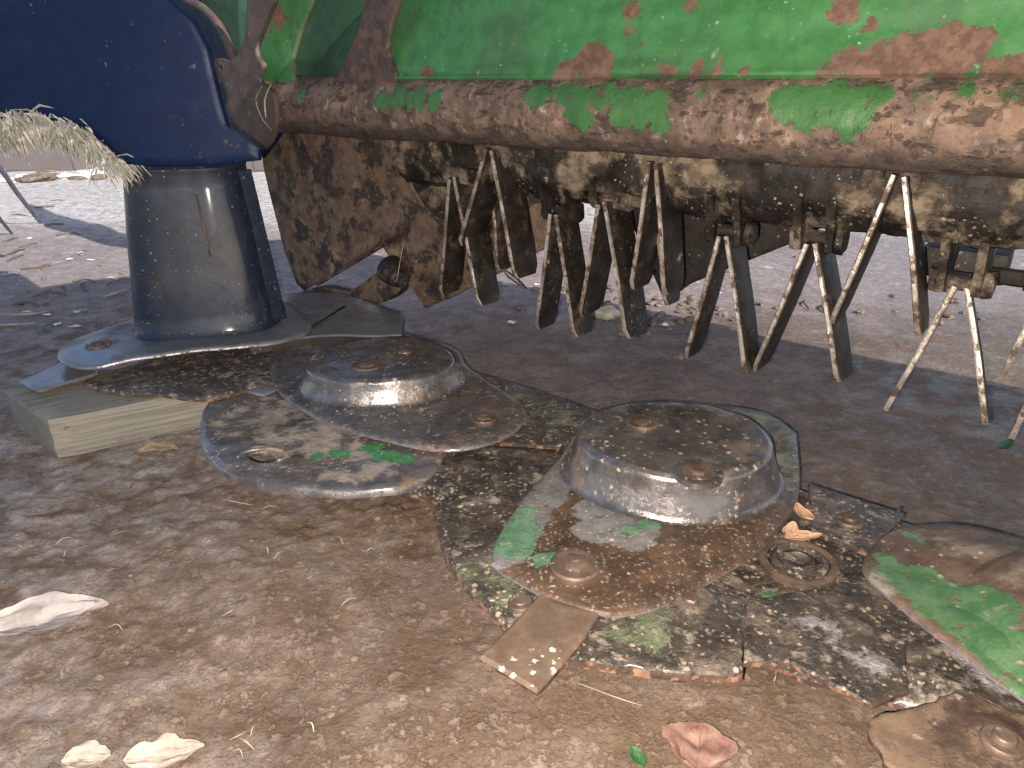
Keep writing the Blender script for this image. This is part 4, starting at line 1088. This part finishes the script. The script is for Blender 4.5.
thing_mesh('dried_grass', bm, M['hay'], 'matted fringe of dry grass hanging under the dark blue shroud', 'dry grass', arc[20], kind='stuff')

# rake tines of another implement at far left ---------------------------
M['wire'] = layered('grey_spring_steel', ((.10, .10, .13), (.16, .16, .2)), [], rough=.4, metal=.5, bump=.3)
for (a, b_, lab) in (((-8, 160), (41, 224), 'thin grey wire tine slanting to the ground at the left edge, the longer one'), ((-20, 195), (14, 236), 'thin grey wire tine slanting to the ground at the left edge, the shorter lower one')):
    q = on(*b_); t = Vector((0, 0, H))+ray(*a)*((q.y-.25)/ray(*a).y)
    strand([t+Vector((-.10, -.08, .12)), t, t.lerp(q, .5), q], .011 if 'longer' in lab else .009, 'rake_tine', M['wire'], lab, 'rake tine', flat=1)
M['stripbl'] = layered('pale_blue_strip', ((.25, .42, .7), (.35, .52, .8)), [], rough=.5, bump=.2)
bm = bmesh.new(); a_ = Py(-12, 104, 2.0); b2 = Py(12, 138, 2.0)
tube_path(bm, catmull([a_, Py(0, 124, 2.0), b2], 6, False), .014, 8, flat=.4)
thing_mesh('twine', bm, M['stripbl'], 'pale blue strip of twine hanging at the left edge', 'twine', a_, smooth=True)

# block wall far behind -----------------------------------------------
def wall_mat():
    m, nt = new_mat('concrete_blocks'); b = NB(nt)
    tc = b.n('ShaderNodeTexCoord'); mp = b.n('ShaderNodeMapping'); b.link(tc.outputs['Object'], mp.inputs[0]); mp.inputs['Rotation'].default_value = (PI_/2, 0, 0)
    br_ = b.n('ShaderNodeTexBrick'); b.link(mp.outputs[0], br_.inputs[0])
    br_.inputs['Color1'].default_value = (.13, .11, .105, 1); br_.inputs['Color2'].default_value = (.17, .14, .13, 1); br_.inputs['Mortar'].default_value = (.08, .07, .07, 1)
    br_.inputs['Scale'].default_value = 1; br_.inputs['Brick Width'].default_value = .62; br_.inputs['Row Height'].default_value = .22; br_.inputs['Mortar Size'].default_value = .008
    c = b.mixc(b.math('MULTIPLY', b.noise(8, 6, .6, 3), .4), br_.outputs[0], (.10, .085, .08))
    bs = b.n('ShaderNodeBsdfPrincipled'); out = b.n('ShaderNodeOutputMaterial'); b.link(c, bs.inputs['Base Color']); bs.inputs['Roughness'].default_value = .9
    bp = b.n('ShaderNodeBump'); bp.inputs['Strength'].default_value = .5; bp.inputs['Distance'].default_value = .02; b.link(br_.outputs['Fac'], bp.inputs['Height']); bp.invert = True
    b.link(bp.outputs[0], bs.inputs['Normal']); b.link(bs.outputs[0], out.inputs[0]); return m
bm = bmesh.new(); wc = Vector((-2.4, 5.25, 0))
box(bm, wc+Vector((0, 0, .7)), Vector((5.0, 0, 0)), Vector((0, .1, 0)), Vector((0, 0, .72)), .01)
thing_mesh('block_wall', bm, wall_mat(), 'pinkish grey concrete block wall far behind on the left', 'wall', wc)
# rubbish line at the foot of the wall
for i in range(36):
    x = rr.uniform(-3.9, -2.0); y = rr.uniform(4.55, 5.1); r = rr.uniform(.02, .06)
    bm = clod_mesh(i); bm.transform(Matrix.Translation((x, y, r*.3)) @ Matrix.Rotation(rr.uniform(0, 6), 4, 'Z') @ Matrix.Diagonal((r*1.8, r, r*.7, 1)))
    thing_mesh('rubble', bm, paper if i % 3 else M['clod'], 'lump of rubble at the foot of the block wall', 'rubble', (x, y, 0), 'rubble along the foot of the block wall', smooth=60)

# ------------------------------------------------------------------ light
SUN_EL = math.radians(33)
W = bpy.data.worlds.new('World'); S.world = W; W.use_nodes = True
nt = W.node_tree; bg = nt.nodes['Background']
sk = nt.nodes.new('ShaderNodeTexSky'); sk.sky_type = 'NISHITA'; sk.sun_disc = False; sk.sun_elevation = SUN_EL
trav = Vector((-.68, .73, 0)).normalized()      # the way the sunlight travels over the ground
tosun = Vector((-trav.x*math.cos(SUN_EL), -trav.y*math.cos(SUN_EL), math.sin(SUN_EL)))
sk.sun_rotation = math.atan2(tosun.x, tosun.y)
sk.ozone_density = 3
nt.links.new(sk.outputs[0], bg.inputs[0]); bg.inputs[1].default_value = .078
sl = bpy.data.lights.new('sun', 'SUN'); sl.energy = 3.0; sl.angle = math.radians(.5); sl.color = (1, .95, .88)
so = bpy.data.objects.new('sun', sl); C.objects.link(so); so.rotation_euler = tosun.to_track_quat('Z', 'Y').to_euler(); so.location = (2, -2, 4)
# the camera's flash, just left of and below the lens
fl = bpy.data.lights.new('flash', 'POINT'); fl.energy = 37; fl.color = (1, .88, .77); fl.shadow_soft_size = .004
fo = bpy.data.objects.new('flash', fl); C.objects.link(fo); fo.location = (-.022, -.005, H-.016)

S.view_settings.view_transform = 'Standard'; S.view_settings.look = 'None'; S.view_settings.gamma = 1
S.view_settings.exposure = 1.32
S.render.engine = 'CYCLES'
